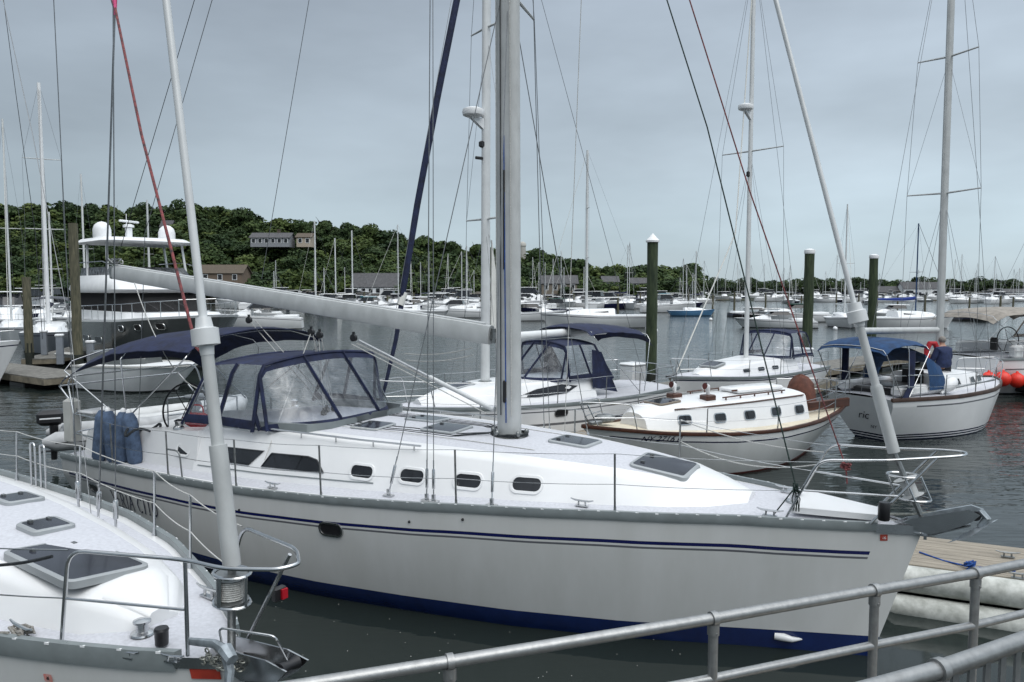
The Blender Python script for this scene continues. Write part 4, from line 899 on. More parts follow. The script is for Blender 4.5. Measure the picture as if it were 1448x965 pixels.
# dodger
def dodger(b, s0, s1, s2, half, zb, zt, m, name='dodger', sb=None, panes=True, strap=.035, front_w=None, slope_z=0.0, winw=.88):
    """hooped windscreen: aft hoop s0, forward hoop s1, foot s2"""
    sb = s0 if sb is None else sb
    def hoop(s, sf, k=1.0, dz=0.0):
        o = []
        for a in np.linspace(-1, 1, 25):
            t = abs(a); sg = 1 if a > 0 else -1
            if t < .62: y = t / .62 * .80; z = 1 - .07 * (y / .8) ** 2; f = 0
            elif t < .74: q = (t - .62) / .12; y = .80 + .14 * math.sin(q * 1.57); z = .93 - .12 * (1 - math.cos(q * 1.57)); f = .05 * q
            else: q = (t - .74) / .26; y = .94 + .06 * q; z = .81 * (1 - q); f = .05 + .95 * q
            o.append(b.P(s + (sf - s) * f, sg * y * half * k, zb + (zt + dz - zb) * z))
        return o
    A = hoop(s0, sb); Bq = hoop(s1, s1 + .1, .98, slope_z); Fq = []
    for i, a in enumerate(np.linspace(-1, 1, 25)):
        t = abs(a); sg = 1 if a > 0 else -1
        y = min(1, t / .74) * (front_w or half * .96); s = s2 + (s1 + .1 - s2) * (min(1, t / .74) ** 3) * .75
        if t > .74: q = (t - .74) / .26; y = (front_w or half * .96) * (1 + 0 * q); s = s2 + (s1 + .1 - s2) * (.75 + .25 * q)
        Fq.append(b.P(s, sg * y, zb + .02))
    mid = [A[i].lerp(Bq[i], .5) + Vector((0, 0, .02)) for i in range(25)]
    cv, vw = MB(), MB()
    def strip(m_, r0, r1, i0, i1): m_.loft([r0[i0:i1 + 1], r1[i0:i1 + 1]])
    for (r0, r1) in ((A, mid), (mid, Bq)): strip(cv, r0, r1, 4, 20)
    for lo, hi in ((0, 4), (20, 24)):
        # side panel between the hoops: border of cloth, clear film inside
        for (r0, r1) in ((A, mid), (mid, Bq)): strip(vw, r0, r1, lo, hi)
        for r0 in (A, mid, Bq): cv.tube([q + Vector((0, 0, 0)) for q in r0[lo:hi + 1]], strap, 6, flat=.5)
        e = 0 if lo == 0 else 24; f = 1 if lo == 0 else 23
        cv.tube([A[e].lerp(A[f], .35), mid[e].lerp(mid[f], .35), Bq[e].lerp(Bq[f], .35)], strap * 2.1, 6, flat=.3)
    fr = 25
    up_, dn = [Bq[i].lerp(Fq[i], .10) for i in range(fr)], [Bq[i].lerp(Fq[i], winw) for i in range(fr)]
    strip(cv, Bq, up_, 3, 21); strip(cv, dn, Fq, 0, 24); vw.loft([up_[1:24], dn[1:24]])
    for i in (1, 3, 9, 15, 21, 23): cv.tube([Bq[i], Fq[i]], strap, 6, flat=.5)
    cv.tube(Bq, strap * .8, 6); cv.tube(A[3:22], strap * .7, 6)
    o = cv.build(name, m, b.root, ang=60, nrm=False); vw.build('clear_window', VINYL, o, ang=60, nrm=False)
    fb = MB()
    for r_ in (A, Bq): fb.tube([q - Vector((0, 0, .025)) for q in r_], .012, 6)
    fb.build('dodger_frame', STEEL, o); return o
dodger(b, 9.35, 8.3, 7.45, 1.38, 1.96, 2.95, NAVY, sb=9.85, front_w=1.28, slope_z=.05)
mb = MB(); mb.loft([[b.P(s, w_, z) for w_, z in ((sg * wv, b.zw(s, min(abs(wv), 1.1)) - .02), (sg * wv, b.zw(s, min(abs(wv), 1.1)) + .11), (sg * (wv - .05), b.zw(s, 1.1) + .11), (sg * (wv - .05), b.zw(s, 1.1) - .02))] for sg, wv, s in [(1, 1.2, 9.2), (1, 1.2, 8.1), (1, 1.1, 7.6), (1, .8, 7.4), (1, .4, 7.33), (1, .1, 7.33)]], closed=True, caps=True)
mb.loft([[b.P(s, w_, z) for w_, z in ((sg * wv, b.zw(s, min(abs(wv), 1.1)) - .02), (sg * wv, b.zw(s, min(abs(wv), 1.1)) + .11), (sg * (wv - .05), b.zw(s, 1.1) + .11), (sg * (wv - .05), b.zw(s, 1.1) - .02))] for sg, wv, s in [(-1, 1.2, 9.2), (-1, 1.2, 8.1), (-1, 1.1, 7.6), (-1, .8, 7.4), (-1, .4, 7.33), (-1, .0, 7.33)]], closed=True, caps=True); mb.build('dodger_coaming', RAIL, rt)
# bimini
bim = b.canopy(9.62, 12.85, 1.42, 3.12, 2.74, NAVY, legs=((.02, 11.3), (.5, 11.3), (.97, 11.5)), crown=.10, arch=.24, foot=1.9, fw=1.3, dips=(.02, .26), df=.45)
mb = MB(); mb.box(b.Lz(218, 484, 3.24) , (.22, .1, .004)); 
# blue fenders on the side deck, each a thing
for i, (px, wd) in enumerate(((140, .10), (156, .10), (171, .10), (186, .10))):
    s, w_, z = b.wpt(px, 592, 1.62); s = 11.75 - i * .24; q = b.root.matrix_world if False else None
    t = thing('fender', ['outermost striped blue fender of the four by the stern rail', 'second striped blue fender from the stern by the rail', 'third striped blue fender from the stern, under the white cap', 'striped blue fender nearest the wheel by the stern rail'][i], 'fender', group='blue fenders stowed by the stern rail')
    loc = Vector((b.o.x, b.o.y, 0)) + Matrix.Rotation(b.th, 3, 'Z') @ b.P(s, 1.46 - i * .02, 1.60); t.location = loc; t.rotation_euler = (R((-3, 4, -2, 3)[i]), R((6, -3, 4, -5)[i]), b.th)
    mb = MB(); rr = .115; mb.lathe((0, 0, 0), [(.02, -.44), (.07, -.42), (rr, -.33), (rr * 1.03, -.1), (rr, .1), (rr, .32), (.07, .42), (.03, .45)], 16); mb.build('cover', FENB, t)
    mb = MB(); mb.lathe((0, 0, .43), [(.045, 0), (.04, .05), (.02, .07)], 10); mb.build('cap', WPAINT, t)
# life sling case on the rail, red bag
mb = MB(); mb.box((0, 0, 0), (.26, .20, .78), bev=.05); o = tag(mb.build('rescue_sling_case', mat('aged_white_plastic', (.50, .50, .47), .5, var=.1)), 'upright white plastic case strapped to the stern rail', 'case'); o.location = Vector((b.o.x, b.o.y, 0)) + Matrix.Rotation(b.th, 3, 'Z') @ b.P(12.95, 1.2, 1.72); o.rotation_euler = (0, 0, b.th)
mb = MB(); mb.box((0, 0, .1), (.42, .26, .22), bev=.07); mb.tube(arc([(-.12, 0, .2), (-.1, 0, .34), (.1, 0, .34), (.12, 0, .2)], .06), .014, 6); o = tag(mb.build('sail_bag', REDC), 'red holdall on the cockpit coaming below the steering wheel', 'bag'); o.location = Vector((b.o.x, b.o.y, 0)) + Matrix.Rotation(b.th, 3, 'Z') @ b.P(10.35, .72, 1.88 if False else 1.78); o.rotation_euler = (0, 0, b.th + .3)
wB = lambda s, w_, z: Vector((M_.o.x, M_.o.y, 0)) + Matrix.Rotation(M_.th, 3, 'Z') @ M_.P(s, w_, z)
mb = MB(); mb.tube([wB(10.9 + .12 * math.cos(a), 1.30 + .3 * math.sin(a), 1.76 + .05 * math.sin(a * 3)) for a in np.linspace(0, 18, 60)], .02, 6); tag(mb.build('coiled_hose', ROPEK), 'coiled black line on the coaming in front of the blue fenders', 'rope')
# aft running lines
mb = MB(); mb.tube([e2 + up * .15, b.Lw(275, 0, 0), b.Lw(275, 0, 0) + (b.Lw(275, 0, 0) - e2).normalized() * 9], .006, 5); mb.build('topping_lift', ROPEK, rt)
mb = MB(); mb.tube([b.P(12.9, 0, 1.3), b.Lw(205, 330, 0), b.Lw(300, 0, 0), b.mp(17.9, .2)], .006, 5); mb.build('backstay', WIRE, rt)
mb = MB(); mb.tube([b.Lw(370, 395, .2), b.Lw(437, 0, .2), b.mp(15, .1)], .005, 5); mb.build('lazy_jack', WIRE, rt)
mb = MB(); mb.tube([b.Lw(822, 0, -1.4), b.P(4.9, -1.6, 1.5)], .0055, 5); mb.build('spare_halyard', ROPEW, rt)
mb = MB(); mb.tube(sag(b.P(9.3, 1.3, 2.5), b.Lw(190, 400, .8), .5, 12), .008, 5); mb.build('slack_rope', ROPEW, rt)
# ============================================================ NEAR SLOOP (bow at lower left)
K = Boat('sailing_yacht', 'nearest white sloop whose foredeck and bow rail fill the lower left corner', 'sailboat', (-1.80, 5.02), -33, 12.6,
         FR, [0, .37, .66, 1.13, 1.42, 1.56, 1.66, 1.75, 1.78, 1.7, 1.55, 1.35], [0, .2, .42, .88, 1.14, 1.3, 1.42, 1.52, 1.52, 1.4, 1.1, .8], [0, .4, 1.7, 3, 4.7, 6.5, 8.2, 12.6], [1.45, 1.48, 1.50, 1.50, 1.48, 1.44, 1.38, 1.22], rake=.45, tsl=.3)
b = K; rt = b.root
b.hull([(-.5, 1), (-.06, 0), (-.035, 2), (.19, 0), (('s', .36), (3, .6, 12.2)), (('s', .33), 0)], [HULLW, BLACKP, BOOT, NAVYP], nst=64)
b.rail(RAIL, h=.055, t=.055, proud=.014, below=.085, s0=.42, studs=.25); b.deck(NONSKID, .06)
b.trunk([(1.0, .20, .12, 1.56), (1.3, .46, .34, 1.71), (1.9, .64, .50, 1.77), (2.5, .76, .58, 1.82), (3.5, .88, .70, 1.86), (4.6, .98, .80, 1.87), (6, 1.02, .85, 1.87), (9, 1.05, .88, 1.87)], GEL, NONSKID, crown=.05)
b.hatch(1.97, .10, .96, .58, zf=lambda s, w_: 1.80 + .04 * (s - 1.97) + .10 * (w_ - .1), lift=.0); b.hatch(2.86, -.10, .30, .28); b.hatch(3.95, -.36, .32, .28); b.hatch(3.85, .30, .32, .28); b.hatch(5.0, -.25, .32, .28)
for k in (1, -1):
    for s in (3.6, 4.5, 5.4): b.pane(rpoly(s - .17, s + .17, 1.62, 1.75, .06), b.tw, k, .035, GEL, GLASS)
for s, w_ in ((1.62, .68), (1.12, -.50), (3.3, 1.1), (7, 1.5)): cleat(b.P(s, w_, b.dz(s, w_) + .01), 0, '', 1.1, STEEL, rt)
mb = MB(); g = random.Random(2)
for i in range(4): mb.tube([b.P(1.62 + .09 * math.sin(a * 2 + i), .68 + .05 * math.cos(a + i), b.dz(1.62, .68) + .05 + .02 * math.sin(a * 3)) for a in np.linspace(0, 6, 14)], .011, 6)
mb.tube(sag(b.P(1.62, .76, 1.56), b.P(2.6, 1.1, 1.50), .01, 6), .011, 6); mb.build('dock_line', mat('worn_rope', (.25, .24, .22), .9, var=.3, vscale=60), rt)
for (s, w_) in ((1.25, .62), (.72, .42), (.42, .28)): cleat(b.P(s, w_, b.dz(s, w_) + .01), .3, '', .7, STEEL, rt)
z = b.dz(.92, .18); mb = MB(); mb.lathe(b.P(.93, .18, z), [(.085, 0), (.08, .012), (.045, .025), (.04, .075), (.062, .085), (.062, .10), (.02, .11)], 18); mb.build('windlass', STEEL, rt)
mb = MB(); mb.lathe(b.P(.66, .20, z), [(.045, 0), (.048, .10), (.052, .105), (.045, .12)], 14); mb.build('bow_light', BLACK, rt)
# pulpit
tip = b.wpt(447, 790, 0); mb = MB(); q_ = 2.17
N_ = [b.P(1.30, .56, 1.5), b.P(1.22, .53, q_), b.P(.36, .20, q_), b.P(-.25, .14, 2.20)]
mb.tube(arc([N_[0], N_[1], N_[2], b.P(-.05, .2, 2.19), b.P(-.42, .07, 2.22), b.P(-.48, -.05, 2.23), b.P(-.2, -.28, 2.21), b.P(.62, -.46, 2.18), b.P(.85, -.46, 1.5)], .14, 5), .0145, 9)
mb.tube([b.P(1.25, .54, 1.82), b.P(.38, .20, 1.82)], .011, 8); mb.tube([b.P(.36, .20, 1.5), N_[2]], .0145, 8); mb.tube([b.P(.18, -.13, 1.5), b.P(-.22, -.20, 2.2)], .0145, 8)
mb.build('pulpit', STEEL, rt)
mb = MB(); mb.box(b.P(.02, -.30, 1.84), (.05, .10, .10), bev=.01); bx = mb.build('navigation_light', BLACK, rt); mb = MB(); mb.box(b.P(-.012, -.32, 1.84), (.02, .05, .07)); mb.build('red_lens', mat('red_lens', (.4, .01, .02), .15), bx)
# furler
f0 = b.P(.16, 0, 1.5); f1 = b.Lw(328, 800, 0); f2 = b.Lw(292, 490, 0); f3 = b.Lw(235, 0, 0); d = (f3 - f2).normalized(); ft = f3 + d * 10.5
mb = MB(); mb.tube([f1, f1 + (f2 - f1) * .55], .060, 14); mb.tube([f1 + (f2 - f1) * .53, f2], .042, 14); fs = mb.build('forestay_furler', ALU, rt)
mb = MB(); mb.tube([f2 - d * .06, f2, f2 + d * .01, f2 + d * .12, f2 + d * .13, f2 + d * .2], [.045, .05, .092, .092, .06, .05], 18); mb.build('furler_swivel', ALUW, fs)
mb = MB(); mb.tube([f2 + d * .15, f3, ft], [.029, .026, .026], 12); mb.build('furler_foil', ALUW, fs)
mb = MB(); mb.tube([f0, f1], .035, 8, flat=.5); mb.build('furler_stem', DSTEEL, fs)
df = (f1 - f0).normalized(); c0 = f0 + df * .36; mb = MB(); mb.tube([c0, c0 + df * .02, c0 + df * .03, c0 + df * .17, c0 + df * .18, c0 + df * .2], [.11, .115, .085, .085, .115, .11], 18); mb.build('furling_drum', DSTEEL, fs)
mb = MB()
for i in range(9): mb.tube([c0 + df * (.035 + .015 * i) + Vector((.089 * math.cos(a), .089 * math.sin(a), 0)) for a in np.linspace(0, 2 * math.pi, 15)], .008, 5)
mb.build('furling_line', ROPEW, fs)
mb = MB()
for k in (-.005, .205): mb.tube([c0 + df * k + Vector((.14 * math.cos(a), .11 * math.sin(a), 0)) for a in np.linspace(0, 2 * math.pi, 17)], .012, 6)
for a in (0, 1.6, 3.2, 4.8): q = Vector((.14 * math.cos(a), .11 * math.sin(a), 0)); mb.tube([c0 + q, c0 + df * .2 + q], .012, 6, flat=1.8)
mb.build('furler_cage', STEEL, fs)
# bow roller, anchor, chain
mb = MB()
for k in (1, -1): mb.prism([b.P(.30, k * .09, 1.47), b.P(-.05, k * .09, 1.40), b.P(-.42, k * .09, 1.50), b.P(-.5, k * .09, 1.58), b.P(-.3, k * .09, 1.60), b.P(.25, k * .09, 1.55)], (0, .012, 0))
mb.prism([b.P(.32, .09, 1.455), b.P(-.05, .09, 1.39), b.P(-.42, .09, 1.49), b.P(-.42, -.09, 1.49), b.P(-.05, -.09, 1.39), b.P(.32, -.09, 1.455)], (0, 0, .012)); ar = mb.build('anchor_roller', STEEL, rt, smooth=False)
mb = MB(); mb.tube(arc([b.P(.12, .08, 1.5), b.P(.10, .14, 1.74), b.P(-.32, .02, 1.74), b.P(-.3, -.1, 1.52)], .05), .008, 7); mb.build('anchor_bail', STEEL, ar)
mb = MB(); mb.lathe(b.P(-.42, 0, 1.56), [(.045, -.07), (.03, 0), (.045, .07)], 12, M=Matrix.Rotation(R(90), 3, 'X')); mb.build('roller_wheel', BLACK, ar)
mb = MB(); mb.tube([b.P(.38, .16, 1.58), b.P(.1, .17, 1.64), b.P(-.02, .18, 1.63), b.P(-.09, .20, 1.52), b.P(-.10, .24, 1.34)], [.028, .032, .05, .045, .035], 8, flat=.7)
mb.tube([b.P(-.02, .18, 1.64), b.P(-.12, .2, 1.6)], [.05, .04], 8)
mb.tube([b.P(.22, .34, 1.22), b.P(.0, .28, 1.30), b.P(-.15, .24, 1.34), b.P(-.36, .14, 1.40)], [.02, .05, .06, .03], 9, flat=1.3); mb.build('anchor', GRAN, rt)
mb = MB(); g = random.Random(5)
for i in range(38): p0 = b.P(.26 - i * .009, .12 + .05 * math.sin(i), 1.50 + .03 * math.cos(i * 1.7)); mb.tube([p0 + Vector((.022 * math.cos(a), .016 * math.sin(a) * (i % 2), .016 * math.sin(a) * (1 - i % 2))) for a in np.linspace(0, 6.28, 8)], .006, 5)
mb.build('anchor_chain', CHAIN, rt)
mb = MB(); mb.loft([[b.P(s, b.W(s, zz) + .012, zz) for zz in (1.34, 1.38, 1.42)] for s in np.linspace(.16, .34, 6)]); mb.build('bow_guard_patch', mat('red_orange_guard', (.42, .05, .03), .5, var=.3), rt)
mb = MB(); mb.loft([[b.P(s, b.W(s, zz) + .02, zz) for zz in (1.42, 1.5)] for s in np.linspace(.05, .45, 6)]); mb.build('bow_plate', STEEL, rt)
s, w_, z = b.wpt(95, 948, .9)
for _ in range(5): s, w_, z = b.wpt(95, 948, b.W(s, z))
g = random.Random(8); mb = MB(); 
mb.add([b.P(p[0], b.W(p[0], p[1]) + .004, p[1]) for p in rpoly(s - .03, s + .03, z - .03, z + .03, .01)], [tuple(range(20))]); mb.build('registration_sticker', mat('worn_red_sticker', (.35, .06, .045), .6, var=.9, vscale=50, dirt=(.5, .45, .42)), rt)
text('26', .035, lambda x, y, q: b.P(s - x, b.W(s, z) + .006 + q, z + y), BLACK, rt)
for k in (1, -1):
    T = [(b.P(1.22, k * .53, q_), b.P(1.25, k * .54, 1.82))] if k == 1 else [(b.P(.62, -.46, 2.18), b.P(.72, -.46, 1.82))]
    for s in ((3.0, 4.9, 6.8, 8.6) if k == 1 else (1.84, 2.96, 5.0, 6.9, 8.8)): T.append(b.stanch(s, k, .66, .0125, m=STEEL))
    b.life(T, .0055, ROPEW if k == -1 else STEEL, .03)
mb = MB(); mb.tube(sag(b.P(1.3, .60, 2.13), b.P(3.2, .95, 1.98), .12, 14), .012, 7); mb.build('black_dock_line', ROPEK, rt)
mb = MB(); W = b.W(6.1, 1.4) - .05
for s in (6.0, 6.25): mb.tube(arc([b.P(s, -W, 1.4), b.P(s, -W, 2.0), b.P(s + .12, -W, 2.0), b.P(s + .12, -W, 1.4)], .06), .013, 8)
mb.build('gate_brace', STEEL, rt)
b.mast(6.0, 1.98, 18.5, .175, .12, .1)
mastK = [c for c in rt.children if c.name.startswith('mast')][0]; b.spreader(8.2, 1.1, mastK, .3); b.spreader(12.8, .95, mastK, .25)
def shrk(s, w_, path, r=.0085):
    for k in (-1, 1):
        z = b.dz(s, abs(w_)); base = b.P(s, k * w_, z); pts = [q(k) for q in path]; d = (pts[0] - base).normalized()
        o = b.line([base + d * .4] + pts, r, WIRE, 'shroud'); m2 = b.turnb(base + Vector((0, 0, .02)), pts[0], .018, .42); m2.box(base, (.12, .06, .02)); m2.build('turnbuckle', STEEL, o)
shrk(4.49, 1.22, [lambda k: b.Lw(76, 0, -1.0) if k < 0 else b.mp(8.0, 0, .1), lambda k: b.mp(17)], .005)
shrk(3.9, 1.12, [lambda k: b.Lw(163, 0, -.75) if k < 0 else b.mp(8.1, .2, 1.1), lambda k: b.mp(17.5)], .0095)
shrk(3.35, 1.0, [lambda k: b.Lw(160, 10, -.7) if k < 0 else b.mp(8.1, .1, .1), lambda k: b.mp(17.4)], .0055)
mb = MB(); mb.tube([b.Lw(278, 492, -.05), b.Lw(262, 430, -.1), b.Lw(200, 190, -.4), b.Lw(163, 12, -.7)], .0115, 7); mb.tube([f2 + d * -.1, b.Lw(278, 492, -.05)], .01, 6); mb.build('red_flecked_halyard', ROPER, rt)
mb = MB(); mb.add([b.Lw(158, -6, -.72), b.Lw(166, -6, -.72), b.Lw(165, 20, -.72), b.Lw(160, 22, -.73)], [(0, 1, 2, 3)]); mb.tube([b.Lw(162, -6, -.7), b.Lw(163, 14, -.7)], .012, 5); mb.build('pink_ribbon', PINK, rt)
mb = MB(); mb.tube([b.Lw(5, 0, -2.0), b.Lw(22, 130, -1.9), b.Lw(50, 330, -1.7), b.Lw(60, 480, -1.6)], .004, 5); mb.build('topping_lift', ROPEK, rt)
mb = MB(); mb.tube([b.Lw(2, -10, -1.9), b.Lw(46, 190, -1.8), b.Lw(100, 470, -1.6), b.P(3.6, -.9, 1.5)], .0045, 5); mb.build('inner_shroud', WIRE, rt)

# ============================================================ MIDDLE SLOOP (navy dodger and bimini, radar mast)
def simple_rig(b, s, z0, z1, ra, sp, boomz=None, blen=0, m=ALUW, wire=.006, stays=True, rk=.1, bdir=0.0, boomr=.07):
    mst = b.mast(s, z0, z1, ra, ra * .75, rk, m, slot=True); tips = []
    for (z, h) in sp: tips.append(b.spreader(z, h, mst, .1, .02, .03))
    for k in (1, -1):
        W = b.W(s + .1, b.sh(s)) - .12; pts = [b.P(s + .15, k * W, b.dz(s, W))] + [b.mp(z, .1, k * h) for z, h, a in tips] + [b.mp(z1 - .1)]; b.line(pts, wire, WIRE, 'shroud')
        if tips: b.line([b.P(s + .5, k * W, b.dz(s, W)), b.mp(tips[0][0] - .1)], wire * .8, WIRE, 'lower_shroud'); b.line([b.P(s - .4, k * W, b.dz(s, W)), b.mp(tips[0][0] - .15)], wire * .8, WIRE, 'lower_shroud')
        if len(tips) > 1: b.line([b.mp(tips[0][0], .1, k * tips[0][1]), b.mp(tips[1][0] - .1)], wire * .7, WIRE, 'intermediate_shroud')
    if stays: b.line([b.P(b.L - .1, 0, b.sh(b.L)), b.mp(z1)], wire, WIRE, 'backstay'); b.line([b.P(.1, 0, b.sh(0)), b.mp(z1)], wire, WIRE, 'forestay')
    if boomz:
        mb = MB(); q0 = b.mp(boomz, .15); q1 = b.P(s + blen, bdir, boomz + .02 * blen); mb.tube([q0, q1], boomr, 10); bo = mb.build('boom', m, b.root); return mst, q0, q1, bo
    return mst
def bowrail(b, h=.6, s=1.2, r=.013, m=STEEL):
    W = b.W(s, b.sh(s)) - .05; z = b.sh(s); mb = MB(); t = .55
    mb.tube(arc([b.P(s, W, z), b.P(s - .15, W, z + h), b.P(.1, .12, z + h + .05), b.P(-.12, 0, z + h + .05), b.P(.1, -.12, z + h + .05), b.P(s - .15, -W, z + h), b.P(s, -W, z)], .12), r, 7)
    for k in (1, -1): mb.tube([b.P(s - .08, k * W, z + h * .5), b.P(.2, k * .14, z + h * .5)], r * .8, 6); mb.tube([b.P(.35, k * .16, z), b.P(.05, k * .13, z + h)], r, 6)
    mb.build('pulpit', m, b.root); return [(b.P(s - .15, k * W, z + h), b.P(s - .08, k * W, z + h * .5)) for k in (1, -1)]
def sternrail(b, h=.6, r=.013, ln=1.0, m=STEEL, wk=.9):
    mb = MB(); L = b.L; W = (b.W(L - .1, b.sh(L)) - .06); z = b.sh(L)
    for q in (h, h * .5): mb.tube(arc([b.P(L - ln, b.W(L - ln, z) - .05, z + q), b.P(L - .08, W, z + q), b.P(L - .08, -W, z + q), b.P(L - ln, -b.W(L - ln, z) + .05, z + q)], .15), r, 7)
    for k in (1, -1):
        for s, w_ in ((L - ln, b.W(L - ln, z) - .05), (L - .1, W), (L - .08, W * .35)): mb.tube([b.P(s, k * w_, z - .02), b.P(s, k * w_, z + h)], r, 6)
    mb.build('pushpit', m, b.root); return [(b.P(L - ln, k * (b.W(L - ln, z) - .05), z + h), b.P(L - ln, k * (b.W(L - ln, z) - .05), z + h * .5)) for k in (1, -1)]
def rails(b, st, h=.6, s=1.2, ln=1.0, m=STEEL, lr=.005):
    A = bowrail(b, h, s, m=m); Z_ = sternrail(b, h, ln=ln, m=m)
    for i, k in enumerate((1, -1)): b.life([A[i]] + [b.stanch(q, k, h, .012, m=DSTEEL) for q in st] + [Z_[i]], lr, ROPEW if lr > .006 else STEEL)
def radome(b, z, par, r=.27, off=-.36, brand=None):
    mb = MB(); c = b.mp(z, off); mb.lathe(c, [(r * .55, -.09), (r * .92, -.05), (r, .02), (r * .95, .09), (r * .6, .13), (.01, .14)], 18); o = mb.build('radome', WPAINT, par)
    mb = MB(); mb.prism([b.mp(z - .09, off - .12) + Vector((0, -.05, 0)), b.mp(z - .09, -.05) + Vector((0, -.05, 0)), b.mp(z - .38, -.05) + Vector((0, -.05, 0))], (0, .10, 0)); mb.build('radome_bracket', WPAINT, o, smooth=False); return o, c
D_ = Boat('sailing_yacht', 'white sloop with navy dodger and bimini directly behind the main mast', 'sailboat', (-3.1, 17.1), 217, 8.9,
          FR, [0, .30, .56, .96, 1.24, 1.42, 1.5, 1.52, 1.5, 1.44, 1.34, 1.22], [0, .15, .35, .75, 1.05, 1.25, 1.34, 1.36, 1.3, 1.15, .95, .7], [0, 2.5, 5, 7, 8.9], [1.30, 1.2, 1.15, 1.15, 1.2], rake=.6, tsl=-.35)
b = D_; rt = b.root
b.hull([(-.5, 1), (.02, 2), (.10, 0), (('s', .5), (3, .5, 8.8)), (('s', .44), 0), (('s', .16), (3, 0, 9)), (('s', .13), 0)], [GEL, BLACKP, NAVYP, STRG])
b.rail(RAIL, h=.04, t=.04); b.deck(NONSKID)
b.trunk([(1.1, .25, .15, 1.36), (1.7, .55, .38, 1.52), (2.4, .85, .62, 1.62), (3.4, 1.0, .78, 1.66), (5.0, 1.05, .85, 1.68), (5.9, 1.05, .85, 1.66)], GEL, None)
cabm = [c for c in rt.children if c.name.startswith('cabin')][0]
for k in (1, -1): b.pane([(3.3, 1.35), (4.0, 1.33), (4.9, 1.36), (5.3, 1.50), (4.8, 1.56), (4.0, 1.50)], b.tw, k, .012, GLASS, GLASS, par=cabm)
b.pane(rpoly(4.1, 4.45, .90, 1.03, .06), b.W, -1, .03, STEEL, BLACK, name='hull_port'); b.hatch(2.3, 0, .5, .5)
rails(b, (2.6, 4.2, 5.8, 7.1), h=.62)
pm = aty(690, 515, 19.3)
b.tmp = None
s_, w_, z_ = b.wpt(686, 510, 0); mst, q0, q1, bo = simple_rig(b, s_, 1.66, 15.6, .125, [(s2z, h) for s2z, h in ((5.7, 1.0), (10.3, .8))], 2.75, 4.1, wire=.0065, boomr=.12)
print('mid mast s', s_)
ro, rc = radome(b, b.wpt(678, 162, 0)[2], mst, .27, -.38)
text('Raymarine', .11, lambda x, y, q: rc + Vector((.30 * math.sin(x / .3 + 1.25 + 2.6), .30 * math.cos(x / .3 + 1.25 + 2.6), y + .02)) , BLACK, ro)
mb = MB(); mb.box(b.mp(b.wpt(687, 205, 0)[2], -.12), (.14, .12, .16), bev=.03); mb.tube([b.mp(b.wpt(687, 225, 0)[2], -.1), b.mp(b.wpt(687, 225, 0)[2], -.3)], .04, 7); mb.build('deck_light', BLACK, mst)
mb = MB(); z1_ = b.wpt(696, 480, 0)[2]; z2_ = b.wpt(696, 340, 0)[2]; mb.prism([b.mp(z1_, .14), b.mp(z1_ - .05, .55), b.mp(z2_, .16)], (0, .05, 0)); mb.build('hoisted_sailcloth', SAILW, rt)
dodger(b, 5.9, 4.9, 3.9, 1.0, 1.62, 2.62, NAVY, sb=6.5, front_w=.92)
for k in (1, -1): mb = MB(); mb.loft([[b.P(5.72 + (6.05 - 5.72) * q + (.55 * q + .05) * r_, k * (1.0 + .02 * math.sin(q * 20)), 2.42 - .08 * q - (1.0 + .1 * q) * r_) for r_ in (0, .33, .66, 1)] for q in np.linspace(0, 1, 7)]); mb.build('side_curtain', NAVY, rt, ang=60)
b.canopy(5.6, 7.9, 1.1, 2.88, 2.72, NAVY, legs=((.05, 7.4), (.95, 7.6)), crown=.08, arch=.14, foot=1.2, dips=(.05, .25))
# navy furled genoa: leaning from the bow, in front of the far hill
mb = MB(); PTS = [(545, 545), (560, 480), (572, 400), (590, 290), (618, 140), (650, -20), (690, -210)]; rr = [.04, .05, .07, .075, .08, .08, .075]
pts = [b.Lw(*p, 0) for p in PTS]; bb = [b.P(.12, 0, 1.32)] + pts; mb.tube(bb, [.03] + rr, 10); fg = mb.build('furled_genoa', NAVY, rt)
mb = MB(); q = b.Lw(566, 432, 0); q2 = b.Lw(572, 414, 0); mb.tube([q, q2], .078, 10); mb.build('white_sail_patch', SAILW, fg)
mb = MB(); mb.tube([b.P(.12, 0, 1.36), b.P(.14, 0, 1.52)], .10, 12); mb.build('furling_drum', BLACK, fg)

# ============================================================ CLASSIC CRUISER (cream deck, teak rail)
E_ = Boat('sailing_yacht', 'small classic white sailboat with varnished teak rail, cream deck and five square ports', 'sailboat', (1.42, 15.4), 210.5, 7.9,
          FR, [0, .30, .54, .92, 1.16, 1.30, 1.36, 1.34, 1.25, 1.08, .82, .42], [0, .10, .25, .6, .88, 1.04, 1.08, 1.02, .86, .62, .35, .06], [0, 1.5, 3, 4.5, 6, 7.9], [1.20, 1.04, .95, .92, .96, 1.12], rake=1.1, tsl=-1.0)
b = E_; rt = b.root
b.hull([(-.5, 1), (.05, 0), (('s', .20), (2, .3, 7.8)), (('s', .17), 0)], [HULLW, REDP, NAVYP], nst=50)
b.rail(WOOD, h=.035, t=.06, proud=.015, below=.04); b.deck(CREAM, .06)
b.trunk([(1.35, .48, .36, 1.30), (1.7, .62, .50, 1.44), (2.6, .80, .66, 1.50), (4.0, .92, .76, 1.53), (5.6, .90, .74, 1.55), (5.9, .88, .72, 1.55)], GEL, None, crown=.07)
cabe = [c for c in rt.children if c.name.startswith('cabin')][0]
for px, py in ((968, 594), (1018, 591), (1060, 587), (1097, 582), (1130, 579)):
    s, w_, z = b.wpt(px, py, -.9)
    for _ in range(5): s, w_, z = b.wpt(px, py, -b.tw(s, z))
    for k in (-1, 1): b.pane(rpoly(s - .145, s + .145, z - .085, z + .085, .05), b.tw, k, .025, STEEL, GLASS, par=cabe)
